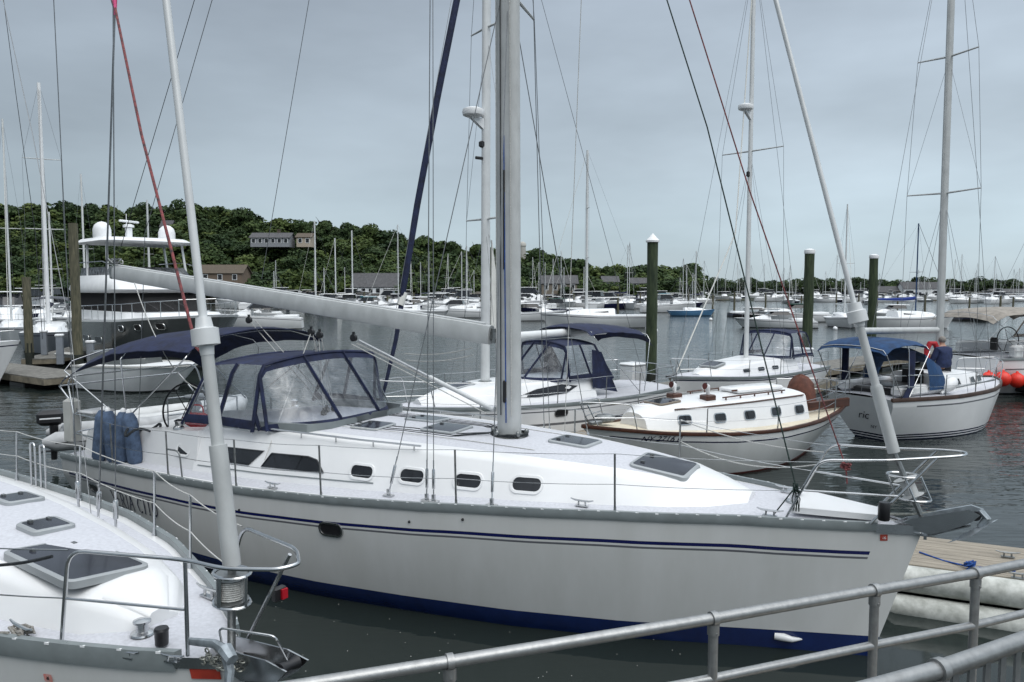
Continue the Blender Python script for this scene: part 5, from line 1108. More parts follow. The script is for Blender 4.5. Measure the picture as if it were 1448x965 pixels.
for k in (-1, 1):
    mb = MB(); mb.tube([b.P(s, k * (b.tw(s, 1.5) + .012), ip(s, [2, 5.8], [1.455, 1.52])) for s in np.linspace(2.0, 5.8, 14)], .018, 5); mb.build('teak_moulding', WOOD, rt)
    mb = MB(); mb.tube([b.P(s, k * .55, b.zw(s, .55) + .07) for s in np.linspace(3.4, 5.4, 8)], .018, 6)
    for s in np.linspace(3.5, 5.3, 5): mb.tube([b.P(s, k * .55, b.zw(s, .55)), b.P(s, k * .55, b.zw(s, .55) + .07)], .018, 5)
    mb.build('handrail', WOOD, rt)
b.hatch(2.15, 0, .55, .5, fm=mat('bronze_frame', (.16, .13, .10), .5), lift=.02)
mb = MB(); mb.box(b.P(4.9, 0, 1.66), (1.5, .62, .10), bev=.03); mb.build('companionway_hatch', GEL, rt); mb = MB(); mb.box(b.P(4.5, -.25, 1.68), (1.0, .03, .04)); mb.build('hatch_runner', WOOD, rt)
for s, w_ in ((2.75, .28), (3.15, -.35)):
    mb = MB(); mb.box(b.P(s, w_, b.zw(s, w_) + .06), (.28, .24, .13), bev=.02); vb = mb.build('vent_box', WOOD, rt)
    mb = MB(); z = b.zw(s, w_) + .13; mb.tube([b.P(s, w_, z), b.P(s, w_, z + .08), b.P(s - .02, w_, z + .16), b.P(s - .10, w_ , z + .19)], [.04, .045, .07, .085], 12, caps=False); vc = mb.build('vent_cowl', GEL, vb)
    mb = MB(); mb.lathe(b.P(s - .09, w_, z + .185), [(.001, 0), (.07, .0), (.07, .012)], 12, M=Matrix.Rotation(R(90), 3, 'Y')); mb.build('cowl_throat', REDP, vc)
rails(b, (2.4, 4.3, 5.9, 6.8), h=.55, s=1.0, ln=1.1)
mb = MB(); g = random.Random(1); rings = []
for z, k in ((.98, .95), (1.2, .95), (1.45, .85), (1.66, .68), (1.80, .42), (1.86, .05)):
    rings.append([b.P(6.65, 0, z) + Vector((.34 * k * math.cos(a) * (1 + .1 * math.sin(a * 5 + z * 9)), .44 * k * math.sin(a) * (1 + .08 * math.sin(a * 4 + z * 7)), .03 * math.sin(a * 3))) for a in [2 * math.pi * j / 20 for j in range(20)]])
mb.loft(rings, closed=True, caps=True); mb.build('brown_dodger_cover', BROWNC, rt)
for k in (1, -1): mb = MB(); mb.box(b.P(6.9, k * .62, 1.20), (1.5, .08, .22), bev=.02); mb.build('cockpit_coaming', WOOD, rt)
mb = MB(); mb.box(b.P(7.3, 0, 1.16), (.9, .9, .04)); mb.build('cockpit_sole', BLACK, rt)
text('NY 2716 P', .17, lambda x, y, q: b.P(1.45 + x, -(b.W(1.45 + x, b.sh(1.45) - .12 + y) + .006), b.sh(1.45) - .13 + y), NAVYP, rt, shear=.3)
mb = MB(); mb.box(b.P(.7, .15, 1.28), (.35, .3, .16), bev=.04); mb.box(b.P(.35, 0, 1.24), (.3, .12, .08), bev=.02); mb.build('anchor_windlass', DSTEEL, rt)
# (its mast stands in front of the thick mast's shrouds and is only a thin line)
# ============================================================ SLOOP WITH THE SECOND RADAR MAST
F_ = Boat('sailing_yacht', 'white sloop with navy dodger and radome mast moored beyond the classic cruiser', 'sailboat', (5.15, 24.4), 222, 8.6,
          FR, [0, .30, .56, .98, 1.25, 1.42, 1.5, 1.5, 1.45, 1.35, 1.25, 1.1], [0, .15, .35, .75, 1.05, 1.25, 1.34, 1.36, 1.3, 1.15, .95, .7], [0, 3, 8.6], [1.15, 1.02, 1.0], rake=.5, tsl=-.3)
b = F_; rt = b.root
b.hull([(-.5, 1), (.02, 2), (.10, 0), (('s', .12), (2, 0, 9)), (('s', .08), 0)], [GEL, BLACKP, NAVYP]); b.rail(RAIL, h=.04, t=.04); b.deck(NONSKID)
b.trunk([(1.3, .3, .2, 1.12), (1.9, .6, .45, 1.27), (2.7, .85, .7, 1.40), (5, 1.0, .82, 1.50), (6.4, 1.0, .82, 1.48)], GEL, None)
cabf = [c for c in rt.children if c.name.startswith('cabin')][0]; b.hatch(2.25, 0, .6, .6, zf=lambda s, w_: b.zw(s, 0) + .03)
for s in (3.1, 3.95, 4.8):
    for k in (1, -1): b.pane(rpoly(s - .2, s + .2, 1.14, 1.27, .06), b.tw, k, .025, GEL, GLASS, par=cabf)
text('NY 1389 BR', .13, lambda x, y, q: b.P(2.0 + x, -(b.W(2.0 + x, b.sh(2) - .25) + .006), b.sh(2) - .27 + y), RAIL, rt) if False else None
rails(b, (2.6, 4.2, 5.8), h=.6)
s_ = b.wpt(1055, 505, 0)[0]; mst = simple_rig(b, s_, 1.45, 15.5, .10, [(b.wpt(1060, 214, 0)[2], 1.2)], m=ALUW, wire=.006, rk=-.35 * 0 - .0); 
radome(b, b.wpt(1062, 155, 0)[2], mst, .27, -.36)
mb = MB(); mb.box(b.mp(b.wpt(1061, 247, 0)[2], -.12), (.12, .1, .2), bev=.03); mb.build('deck_light', BLACK, mst)
dodger(b, 6.9, 5.8, 4.9, 1.05, 1.45, 2.45, NAVY, sb=7.3)
mb = MB(); q = b.Lw(1040, 330, 0); mb.tube([b.P(.15, 0, 1.2), q, b.mp(15.4)], .022, 8); mb.build('furled_headsail', SAILW, rt)
mb = MB(); mb.tube([b.P(.2, 0, 1.25), b.P(-.3, 0, 1.2)], .05, 6); mb.prism([b.P(-.15, .12, 1.22), b.P(-.5, 0, 1.25), b.P(-.15, -.12, 1.22), b.P(-.1, 0, 1.0)], (0, 0, .02)); mb.build('anchor', DSTEEL, rt)

# ============================================================ SLOOP WITH BRIGHT BLUE BIMINI AND PERSON
G_ = Boat('sailing_yacht', 'white sloop with bright blue bimini, its stern towards the classic cruiser', 'sailboat', (14.75, 23.3), 30.6, 6.55,
          FR, [0, .34, .60, .92, 1.12, 1.22, 1.26, 1.26, 1.24, 1.18, 1.08, .96], [0, .15, .38, .7, .9, 1.02, 1.06, 1.04, .95, .8, .6, .4], [0, 2, 4, 6.55], [1.30, 1.18, 1.14, 1.18], rake=.55, tsl=-.5)
b = G_; rt = b.root
b.hull([(-.5, 1), (.0, 2), (.03, 0), (.06, 2), (.10, 0), (.13, 2), (.17, 0), (('s', .22), (3, .2, 5.6)), (('s', .18), 0)], [GEL, BLACKP, NAVYP, STRG], nst=50); b.rail(mat('dark_teak_rail', (.07, .04, .03), .5, var=.3), h=.04, t=.05, below=.06); b.deck(NONSKID)
b.trunk([(1.2, .3, .22, 1.34), (1.55, .55, .42, 1.52), (2.4, .74, .58, 1.62), (3.6, .82, .64, 1.66), (4.1, .84, .66, 1.64)], GEL, None)
cabg = [c for c in rt.children if c.name.startswith('cabin')][0]
for s in (1.75, 2.3, 3.2):
    for k in (1, -1): b.pane([(s - .16, 1.34), (s + .16, 1.32), (s + .16, 1.48), (s - .12, 1.49)], b.tw, k, .02, ALU, GLASS, par=cabg)
rails(b, (1.9, 3.2, 4.6), h=.6, s=.9, ln=1.0)
s_, w_, z_ = b.wpt(1327, 500, -.02); mst, q0, q1, bo = simple_rig(b, s_, 1.62, 15.5, .125, [(b.wpt(1330, 273, 0)[2], 1.05), (b.wpt(1333, 78, 0)[2], .85)], b.wpt(1325, 467, 0)[2], 3.7, m=ALU, wire=.006, boomr=.09)
b.canopy(5.0, 6.95, 1.0, 2.50, 2.46, BLUEC, legs=((.03, 5.9), (.5, 5.9), (.97, 6.2)), crown=.12, arch=.10, foot=1.2, dips=(.1, .1))
mb = MB(); rings = []
for i in range(7):
    s = 4.25 + .12 * i; rings.append([b.P(s, w_, z) for w_, z in ((.98, 1.32), (.96, 1.6), (.82, 1.90 + .06 * i), (.4, 1.98 + .07 * i), (-.4, 1.98 + .07 * i), (-.82, 1.90 + .06 * i), (-.96, 1.6), (-.98, 1.32))])
mb.loft(rings); mb.build('dodger', BLUEC, rt, ang=60)
for k, s0, s1 in ((-1, 5.5, 6.3), (1, 5.7, 6.3)):
    mb = MB(); mb.loft([[b.P(s + .25 * (z < 1.5), k * (1.02 + .03 * math.sin(s * 22)), z) for z in (1.2, 1.5, 1.8, 2.1, 2.4)] for s in np.linspace(s0, s0 + .35, 8)]); mb.build('side_curtain', NAVY, rt, ang=60)
mb = MB(); mb.box(b.P(5.0, 0, 1.22), (2.0, 1.1, .3), bev=.05); mb.build('cockpit', BLACK, rt)
for k in (1, -1): mb = MB(); mb.box(b.P(5.0, k * .78, 1.34), (2.3, .30, .26), bev=.06); mb.build('cockpit_coaming', GEL, rt)
mb = MB(); mb.box(b.P(4.15, 0, 1.5), (.05, .6, .5)); mb.build('companionway', BLACK, rt)
mb = MB(); mb.ball((0, 0, 0), .17, 1.7, 14, M=Matrix.Rotation(R(62), 3, 'Y')); o = mb.build('outboard_motor', WPAINT, rt); o.location = b.P(4.05, .98, 1.42); mb = MB(); mb.tube([(0, 0, 0), (-.3, .05, -.22)], .045, 7); mb.build('outboard_leg', WPAINT, o)
mb = MB(); mb.tube([b.P(4.6, .9, 1.25), b.P(1.9, 1.02, 1.42)], .022, 6); mb.build('boat_hook', DSTEEL, rt)
zt = lambda w_, y: b.P(b.ends(.8 + y)[1] + .012, w_, .8 + y)
text('Valkyrie'[-3:-3] + 'ric', .30, lambda x, y, q: b.P(b.ends(.72 + y)[1] + .012, .02 + x, .66 + y), NAVYP, rt, shear=.45)
text('NY', .13, lambda x, y, q: b.P(b.ends(.40 + y)[1] + .012, .25 + x, .36 + y), NAVYP, rt, shear=.3)
# ------------------------------------------------------------ the person on the blue-bimini sloop
def skin_obj(name, pts, edges, rad, m, parent, sub=2):
    me = bpy.data.meshes.new(name); me.from_pydata([tuple(p) for p in pts], edges, []); o = bpy.data.objects.new(name, me); C.objects.link(o)
    md = o.modifiers.new('s', 'SKIN'); 
    for i, r_ in enumerate(rad): me.skin_vertices[0].data[i].radius = (r_, r_) if not isinstance(r_, tuple) else r_
    me.skin_vertices[0].data[0].use_root = True; sb = o.modifiers.new('u', 'SUBSURF'); sb.levels = sub; sb.render_levels = sub
    dg = bpy.context.evaluated_depsgraph_get(); dg.update(); m2 = bpy.data.meshes.new_from_object(o.evaluated_get(dg)); bpy.data.objects.remove(o)
    m2.materials.clear(); m2.materials.append(m); m2.shade_smooth(); q = bpy.data.objects.new(name, m2); C.objects.link(q); q.parent = parent; return q
pp = aty(1334, 524, 21.3)
per = thing('person', 'person in navy jacket with grey hair, seated back to us by the tall grey mast', 'person', (pp.x, 21.3, pp.z), R(12))
# local: sits on origin, facing +y (away), legs forward
S_ = [(0, 0, .10), (0, .0, .28), (0, .02, .46), (0, .05, .60), (0, .07, .70), (0, .10, .80), (0, .10, .88),
      (-.17, .05, .58), (-.26, .08, .34), (-.20, .28, .22), (-.15, .36, .22), (.17, .05, .58), (.26, .08, .34), (.20, .28, .22), (.15, .36, .22),
      (-.11, .14, .09), (-.14, .52, .12), (-.14, .58, -.30), (-.14, .68, -.36), (.11, .14, .09), (.14, .52, .12), (.14, .58, -.30), (.14, .68, -.36)]
E1 = [(0, 1), (1, 2), (2, 3), (3, 4), (4, 5), (5, 6), (3, 7), (7, 8), (8, 9), (9, 10), (3, 11), (11, 12), (12, 13), (13, 14), (0, 15), (15, 16), (16, 17), (17, 18), (0, 19), (19, 20), (20, 21), (21, 22)]
RR = [(.17, .14), (.16, .12), (.18, .12), (.15, .10), .055, .085, .075, .075, .06, .045, .035, .075, .06, .045, .035, .09, .07, .05, .04, .09, .07, .05, .04]
body = skin_obj('person_body', S_, E1, RR, SKIN, per)
J = [(0, 0, .05), (0, -.005, .28), (0, .01, .46), (0, .045, .60), (0, .06, .665), (-.175, .045, .57), (-.27, .08, .33), (-.205, .27, .22), (.175, .045, .57), (.27, .08, .33), (.205, .27, .22)]
skin_obj('jacket', J, [(0, 1), (1, 2), (2, 3), (3, 4), (3, 5), (5, 6), (6, 7), (3, 8), (8, 9), (9, 10)], [(.25, .24), (.215, .18), (.22, .165), (.185, .135), .085, .105, .085, .07, .105, .085, .07], JACKET, per)
skin_obj('trousers', [(0, 0, .10), (-.11, .14, .09), (-.14, .52, .12), (-.14, .58, -.25), (.11, .14, .09), (.14, .52, .12), (.14, .58, -.25)], [(0, 1), (1, 2), (2, 3), (0, 4), (4, 5), (5, 6)], [(.20, .16), .11, .085, .065, .11, .085, .065], JEANS, per)
mb = MB(); mb.ball((0, .085, .855), .098, 1.08, 14); mb.build('hair', HAIR, per)
t = thing('life_ring_bag', 'red horseshoe buoy in its cover beside the person by the mast', 'life buoy', G_.root.matrix_world @ Vector((0, 0, 0))); q = aty(1318, 497, 21.4); t.location = (q.x, 21.4, q.z)
mb = MB(); mb.tube([(-.13, 0, -.25), (-.15, 0, .05), (-.07, 0, .22), (.07, 0, .22), (.15, 0, .05), (.13, 0, -.25)], .075, 10); mb.build('cover', REDC, t)
t = thing('life_ring_bag', 'red horseshoe buoy on the stern rail under the bright blue bimini', 'life buoy', (0, 0, 0)); q = aty(1246, 492, 20.6); t.location = (q.x, 20.6, q.z)
mb = MB(); mb.tube([(-.13, 0, -.10), (-.15, 0, .05), (-.07, 0, .12), (.07, 0, .12), (.15, 0, .05), (.13, 0, -.10)], .06, 10); mb.build('cover', REDC, t)

# ------------------------------------------------------------ right hand sloop with tan canvas, red buoys
Rr = Boat('sailing_yacht', 'white sloop with tan bimini behind the red buoys at the right edge', 'sailboat', (31.0, 32.5), 12, 13.5,
          FR, [0, .35, .66, 1.16, 1.5, 1.7, 1.8, 1.8, 1.78, 1.72, 1.62, 1.5], [0, .15, .42, .9, 1.25, 1.45, 1.55, 1.56, 1.5, 1.35, 1.1, .8], [0, 4, 13.5], [1.5, 1.42, 1.35], rake=.6, tsl=.5)
b = Rr; rt = b.root
b.hull([(-.5, 1), (.04, 0), (('s', .4), (2, .5, 13)), (('s', .35), 0)], [GEL, BLACKP, STRG]); b.rail(RAIL, h=.05); b.deck(NONSKID)
b.trunk([(2, .3, .2, 1.5), (3, .8, .6, 1.75), (5, 1.15, .9, 1.95), (9, 1.3, 1.0, 2.0), (9.4, 1.3, 1.0, 1.98)], GEL, None)
for s in (5, 6, 7, 8): b.pane(rpoly(s - .25, s + .25, 1.62, 1.8, .08), b.tw, 1, .03, GEL, GLASS)
rails(b, (3, 5, 7, 9, 11), h=.62)
b.canopy(9.9, 13.9, 1.55, 2.95, 2.95, TAN, legs=((.03, 11.6), (.5, 11.6), (.97, 12.0)), crown=.16, arch=.16, foot=1.4, dips=(.2, .22))
dodger(b, 9.6, 8.7, 7.7, 1.35, 1.95, 2.85, TAN, sb=10.1)
for k in (1, -1): mb = MB(); mb.box(b.P(11.2, k * 1.3, 1.62), (3.2, .35, .5), bev=.08); mb.build('coaming', GEL, rt)
wc = b.P(12.0, .3, 2.0); mb = MB(); mb.tube([wc + Vector((0, .5 * math.cos(a), .5 * math.sin(a))) for a in np.linspace(0, 2 * math.pi, 29)], .02, 6)
for i in range(5): mb.tube([wc, wc + Vector((0, .5 * math.cos(i * 1.257), .5 * math.sin(i * 1.257)))], .01, 5)
mb.build('steering_wheel', BLACK, rt); mb = MB(); mb.box(b.P(11.8, .3, 1.6), (.3, .4, .7), bev=.1); mb.build('binnacle', WPAINT, rt)
mb = MB(); mb.box(b.P(13.3, 1.0, 1.9), (.14, .3, .5), bev=.05); mb.build('rail_outboard', BLACK, rt)
simple_rig(b, 5.0, 1.95, 17.5, .11, [(7.5, 1.2), (12, .9)], 3.6, 5.6, wire=.006, boomr=.09)
pb = [(1395, 534), (1413, 537), (1436, 537), (1455, 540)]
for i, (px, py) in enumerate(((1398, 537), (1418, 536), (1438, 538), (1459, 541))):
    r_ = .30; q = aty(px, py, 27.6 + i * .25); t = thing('mooring_buoy', ['leftmost red ball buoy of the row, partly behind the bow', 'second red ball buoy from the left in the row', 'third red ball buoy from the left in the row', 'red ball buoy of the row cut off by the right edge'][i], 'buoy', (q.x, q.y, q.z), 0, 'red buoys along the pale pontoon')
    mb = MB(); mb.ball((0, 0, 0), .27, 1.06, 20); mb.build('ball', REDB, t); mb = MB(); mb.lathe((0, 0, .26), [(.06, 0), (.045, .06), (.03, .08)], 10); mb.build('eye', REDB, t)

# ------------------------------------------------------------ gangway railings by the pier
def rail_run(lb, tops, r, z, mids, posts, zb=-.2, name='pipe_railing', m=GALV):
    t = thing(name, lb, 'railing', (0, 0, 0)); mb = MB(); mb.tube([Vector((x, y, z)) for x, y in tops], r, 16); mb.build('top_rail', m, t)
    if mids: mb = MB(); mb.tube([Vector((x, y, mids)) for x, y in tops], r * .82, 14); mb.build('mid_rail', m, t)
    for (x, y) in posts:
        mb = MB(); mb.tube([(x, y, zb), (x, y, z - r * 1.6)], r * .88, 14); po = mb.build('post', m, t)
        d = (Vector(tops[-1]) - Vector(tops[0])).normalized(); dv = Vector((d.x, d.y, 0)); q = Vector((x, y, z)); f = MB()
        f.tube([q - dv * r * .55, q + dv * r * .55], r * 1.32, 16); f.tube([(x, y, z - r * 2.9), (x, y, z - r * .9)], r * 1.08, 14)
        f.tube([(x, y, z - r * 2.4), Vector((x, y, z - r * 2.4)) - Vector((dv.y, -dv.x, 0)) * -r * 1.25], r * .18, 8)
        f.build('pipe_clamp', m, po)
    return t
P_ = [Vector(atz(px, py, 2.62)) for px, py in ((330, 985), (636, 936), (1009, 875), (1237, 835), (1380, 811), (1470, 793))]
print('rail', P_)
rail_run('grey galvanised pipe railing crossing the foreground in front of the bow', [(p.x, p.y) for p in P_], .0235, 2.62, 2.36, [(p.x, p.y) for p in P_[1:5]])
P2 = [Vector(atz(px, py, 2.97)) for px, py in ((1190, 985), (1328, 947), (1470, 897))]
t2 = rail_run('second, closer galvanised handrail in the lower right corner above the slatted gate', [(p.x, p.y) for p in P2], .0235, 2.97, None, [(P2[1].x, P2[1].y)])
gt = thing('gangway_gate', 'galvanised slatted gate panel below the closer handrail', 'gate', (P2[1].x, P2[1].y, 0)); dv = (P2[2] - P2[1]); L_ = dv.length; dv.normalize(); nv = Vector((-dv.y, dv.x, 0)) * .035
mb = MB(); a0 = Vector((0, 0, 0)) + nv + dv * .02
fr_ = MB(); fr_.tube([a0 + Vector((0, 0, 2.925)), a0 + dv * .9 + Vector((0, 0, 2.925))], .022, 4, flat=.5); fr_.tube([a0 + Vector((0, 0, 2.2)), a0 + dv * .9 + Vector((0, 0, 2.2))], .02, 4, flat=.5); fr_.tube([a0 + Vector((0, 0, 2.19)), a0 + Vector((0, 0, 2.935))], .02, 4, flat=.5); fr_.tube([a0 + dv * .9 + Vector((0, 0, 2.19)), a0 + dv * .9 + Vector((0, 0, 2.935))], .02, 4, flat=.5); fr_.build('frame', GALV, gt, smooth=False)
for i in range(10):
    s_ = MB(); q = a0 + dv * (.03 + i * .075); s_.box(q + Vector((0, 0, 2.56)), (.026, .008, .72), rz=math.atan2(dv.y, dv.x)); s_.build('slat', GALV, gt, smooth=False)
mb = MB(); 
pk = thing('gangway', 'plank walkway behind the slatted gate at the lower right', 'gangway', (0, 0, 0))
mb = MB(); dxy = Vector((P_[3].x - P_[2].x, P_[3].y - P_[2].y, 0)).normalized(); an = math.atan2(dxy.y, dxy.x); c0 = Vector((P2[1].x, P2[1].y, 1.5)) + Vector((dxy.y, -dxy.x, 0)) * -.55
for i in range(26): mb.box(c0 + dxy * (.1 + i * .15), (.14, .9, .04), rz=an)
mb.build('planks', DOCKW, pk, smooth=False)

# ------------------------------------------------------------ dinghy with outboard behind the stern
def tubes_boat(name, lb, loc, rz, L, half, r, m=TUBE, ob=False):
    t = thing(name, lb, 'dinghy', loc, rz); mb = MB(); pts = [(-L / 2 - .25, half, r * 1.2), (-L / 2, half, r * 1.2), (L * .2, half, r * 1.2), (L * .42, half * .6, r * 1.6), (L * .5, 0, r * 1.9), (L * .42, -half * .6, r * 1.6), (L * .2, -half, r * 1.2), (-L / 2, -half, r * 1.2), (-L / 2 - .25, -half, r * 1.2)]
    mb.tube(pts, [r * .35] + [r] * 7 + [r * .35], 14); mb.build('tube', m, t); mb = MB(); mb.box((-.05 * L, 0, r * .9), (L * .8, half * 1.7, .06)); mb.box((-L / 2 + .1, 0, r * 1.3), (.05, half * 1.5, .36)); mb.build('floor', mat('dinghy_floor', (.2, .21, .22), .7), t, smooth=False)
    mb = MB(); mb.tube([(p[0], p[1] * (1 + r / half * .98), p[2]) for p in pts[1:4]], .012, 5); mb.tube([(p[0], p[1] * (1 + r / half * .98), p[2]) for p in pts[5:8]], .012, 5); mb.build('rub_strake', BLACK, t)
    if ob:
        mb = MB(); mb.box((-L / 2 - .12, 0, r * 1.3 + .42), (.52, .30, .34), bev=.08); c = mb.build('outboard_cowl', BLACK, t)
        mb = MB(); mb.tube([(-L / 2 - .06, 0, r * 1.3 + .26), (-L / 2 - .08, 0, -.25)], [.09, .06], 8); mb.box((-L / 2 - .2, 0, -.05), (.3, .16, .02)); mb.tube([(-L / 2 + .1, 0, r * 1.3 + .3), (-L / 2 + .55, .03, r * 1.3 + .38)], .025, 6); mb.build('outboard_leg', BLACK, c)
        mb = MB(); mb.box((-L / 2 - .12, -.152, r * 1.3 + .42), (.40, .006, .03)); mb.box((-L / 2 - .12, .152, r * 1.3 + .42), (.40, .006, .03)); mb.build('cowl_stripe', WPAINT, c)
    return t
dl = atz(100, 622, .62)
tubes_boat('inflatable_dinghy', 'grey inflatable dinghy with black outboard behind the stern of the big sloop', (dl.x + .95, dl.y + .55, .45), R(28), 2.7, .62, .21, ob=True)
dl = atz(250, 585, .45)
tubes_boat('inflatable_dinghy', 'pale inflatable boat alongside the far quarter of the big sloop behind the wheel', (dl.x, dl.y + .6, .05), R(47), 3.4, .62, .24, m=mat('pale_hypalon', (.52, .53, .53), .5, var=.1))

# ------------------------------------------------------------ big motor yacht
Y_ = Boat('motor_yacht', 'big dark grey flybridge motor yacht with two radomes on its hardtop', 'motor yacht', (-14.0, 36.5), -44, 14,
          FR, [0, 1.1, 1.7, 2.35, 2.7, 2.85, 2.9, 2.9, 2.88, 2.8, 2.7, 2.6], [0, .4, .9, 1.7, 2.2, 2.5, 2.6, 2.65, 2.65, 2.6, 2.5, 2.4], [0, 5, 14], [2.75, 2.45, 2.2], rake=1.6, tsl=.3)
b = Y_; rt = b.root
b.hull([(-.5, 1), (.1, 0), (('s', .12), 2)], [GREYH, BLACKP, WPAINT]); b.deck(WPAINT, .04)
def block(secs, m, name, par=None, mi=None):
    """superstructure: rows of (s front, s aft, half width, z) lofted upwards"""
    mb = MB(); rings = []
    for sf, sa, hw, z in secs: rings.append([b.P(sf + .9, hw, z), b.P(sf + .25, hw * .8, z), b.P(sf, hw * .35, z), b.P(sf, -hw * .35, z), b.P(sf + .25, -hw * .8, z), b.P(sf + .9, -hw, z), b.P(sa, -hw, z), b.P(sa, hw, z)])
    mb.loft(rings, closed=True, caps=True); return mb.build(name, m, par or rt, ang=50)
block([(2.4, 13, 2.0, 2.3), (3.2, 13, 1.9, 2.75)], WPAINT, 'foredeck_lounge')
block([(5.0, 13.2, 2.35, 2.3), (5.3, 13.2, 2.35, 2.8)], WPAINT, 'deckhouse'); dh = block([(5.2, 13, 2.30, 2.8), (6.6, 12.8, 2.25, 3.75)], mat('black_mesh_cover', (.006, .006, .007), .95), 'windscreen')
block([(6.2, 13.2, 2.5, 3.76), (5.9, 13.4, 2.6, 3.95), (7.2, 13, 2.45, 4.7)], WPAINT, 'flybridge'); block([(7.4, 12.6, 2.2, 4.72), (7.9, 12.6, 2.15, 5.15)], film('flybridge_screen', (.25, .27, .3), .3), 'flybridge_screen')
ht = block([(7.6, 12.2, 2.35, 6.45), (7.4, 12.5, 2.45, 6.55), (7.9, 12.1, 2.25, 6.75)], WPAINT, 'hardtop')
for s, w_ in ((8.8, 2.0), (8.8, -2.0), (11.6, 2.1), (11.6, -2.1)): mb = MB(); mb.tube([b.P(s - .3, w_ * 1.05, 4.7), b.P(s, w_, 6.5)], .07, 8, flat=.6); mb.build('hardtop_post', WPAINT, ht)
for w_ in (1.75, -1.75):
    mb = MB(); mb.lathe(b.P(10.2, w_, 6.72), [(.42, 0), (.46, .1), (.46, .5), (.38, .75), (.2, .9), (.01, .95)], 20); ra_ = mb.build('radome', WPAINT, ht)
mb = MB(); mb.box(b.P(11.2, 0, 7.1), (.35, .3, .8), bev=.05); mb.lathe(b.P(11.2, 0, 7.5), [(.3, 0), (.3, .12), (.15, .18)], 14); mb.build('radar_mast', WPAINT, ht); mb = MB(); mb.box(b.P(11.1, 0, 7.82), (.12, 1.5, .13), bev=.04, rz=.5); mb.tube([b.P(11.5, 0, 7.5), b.P(11.5, 0, 8.3)], .02, 5); mb.build('radar_scanner', WPAINT, ht)
mb = MB()
for k in (1, -1):
    top = [b.P(s, k * (b.W(s, b.sh(s)) - .1), b.sh(s) + .75) for s in (1.2, 3, 5, 7, 9, 12, 13.5)]; mb.tube(top, .025, 6)
    for s in (1.2, 2.1, 3, 4, 5, 6, 7, 8, 9, 10.5, 12, 13.5): mb.tube([b.P(s, k * (b.W(s, b.sh(s)) - .1), b.sh(s)), b.P(s, k * (b.W(s, b.sh(s)) - .1), b.sh(s) + .75)], .018, 5)
mb.tube([b.P(1.2, b.W(1.2, 2.7) - .1, 3.45), b.P(.3, 0, 3.5), b.P(1.2, -b.W(1.2, 2.7) + .1, 3.45)], .025, 6); mb.build('bow_rail', STEEL, rt)
mb = MB()
for w_ in (2.2, -2.2): mb.tube([b.P(7.4, w_, 5.2), b.P(9, w_, 5.45), b.P(12.6, w_, 5.45)], .025, 6)
mb.build('flybridge_rail', STEEL, rt)
for s in (2.2, 3.6, 5.0):
    z = b.sh(s) - .45; b.pane(rpoly(s - .22, s + .22, z - .12, z + .12, .1), b.W, 1, .06, STEEL, BLACK, name='hawse_port')
for s in (8, 10, 12): z = 1.3; b.pane(rpoly(s - .5, s + .5, z - .16, z + .16, .1), b.W, 1, .03, STEEL, GLASS, name='hull_window')
for w_ in (-.7, .1, .9): mb = MB(); mb.tube([b.P(5.0, w_, 2.9), b.P(5.8, w_ + .45, 3.35)], .025, 5); mb.build('wiper', BLACK, dh)

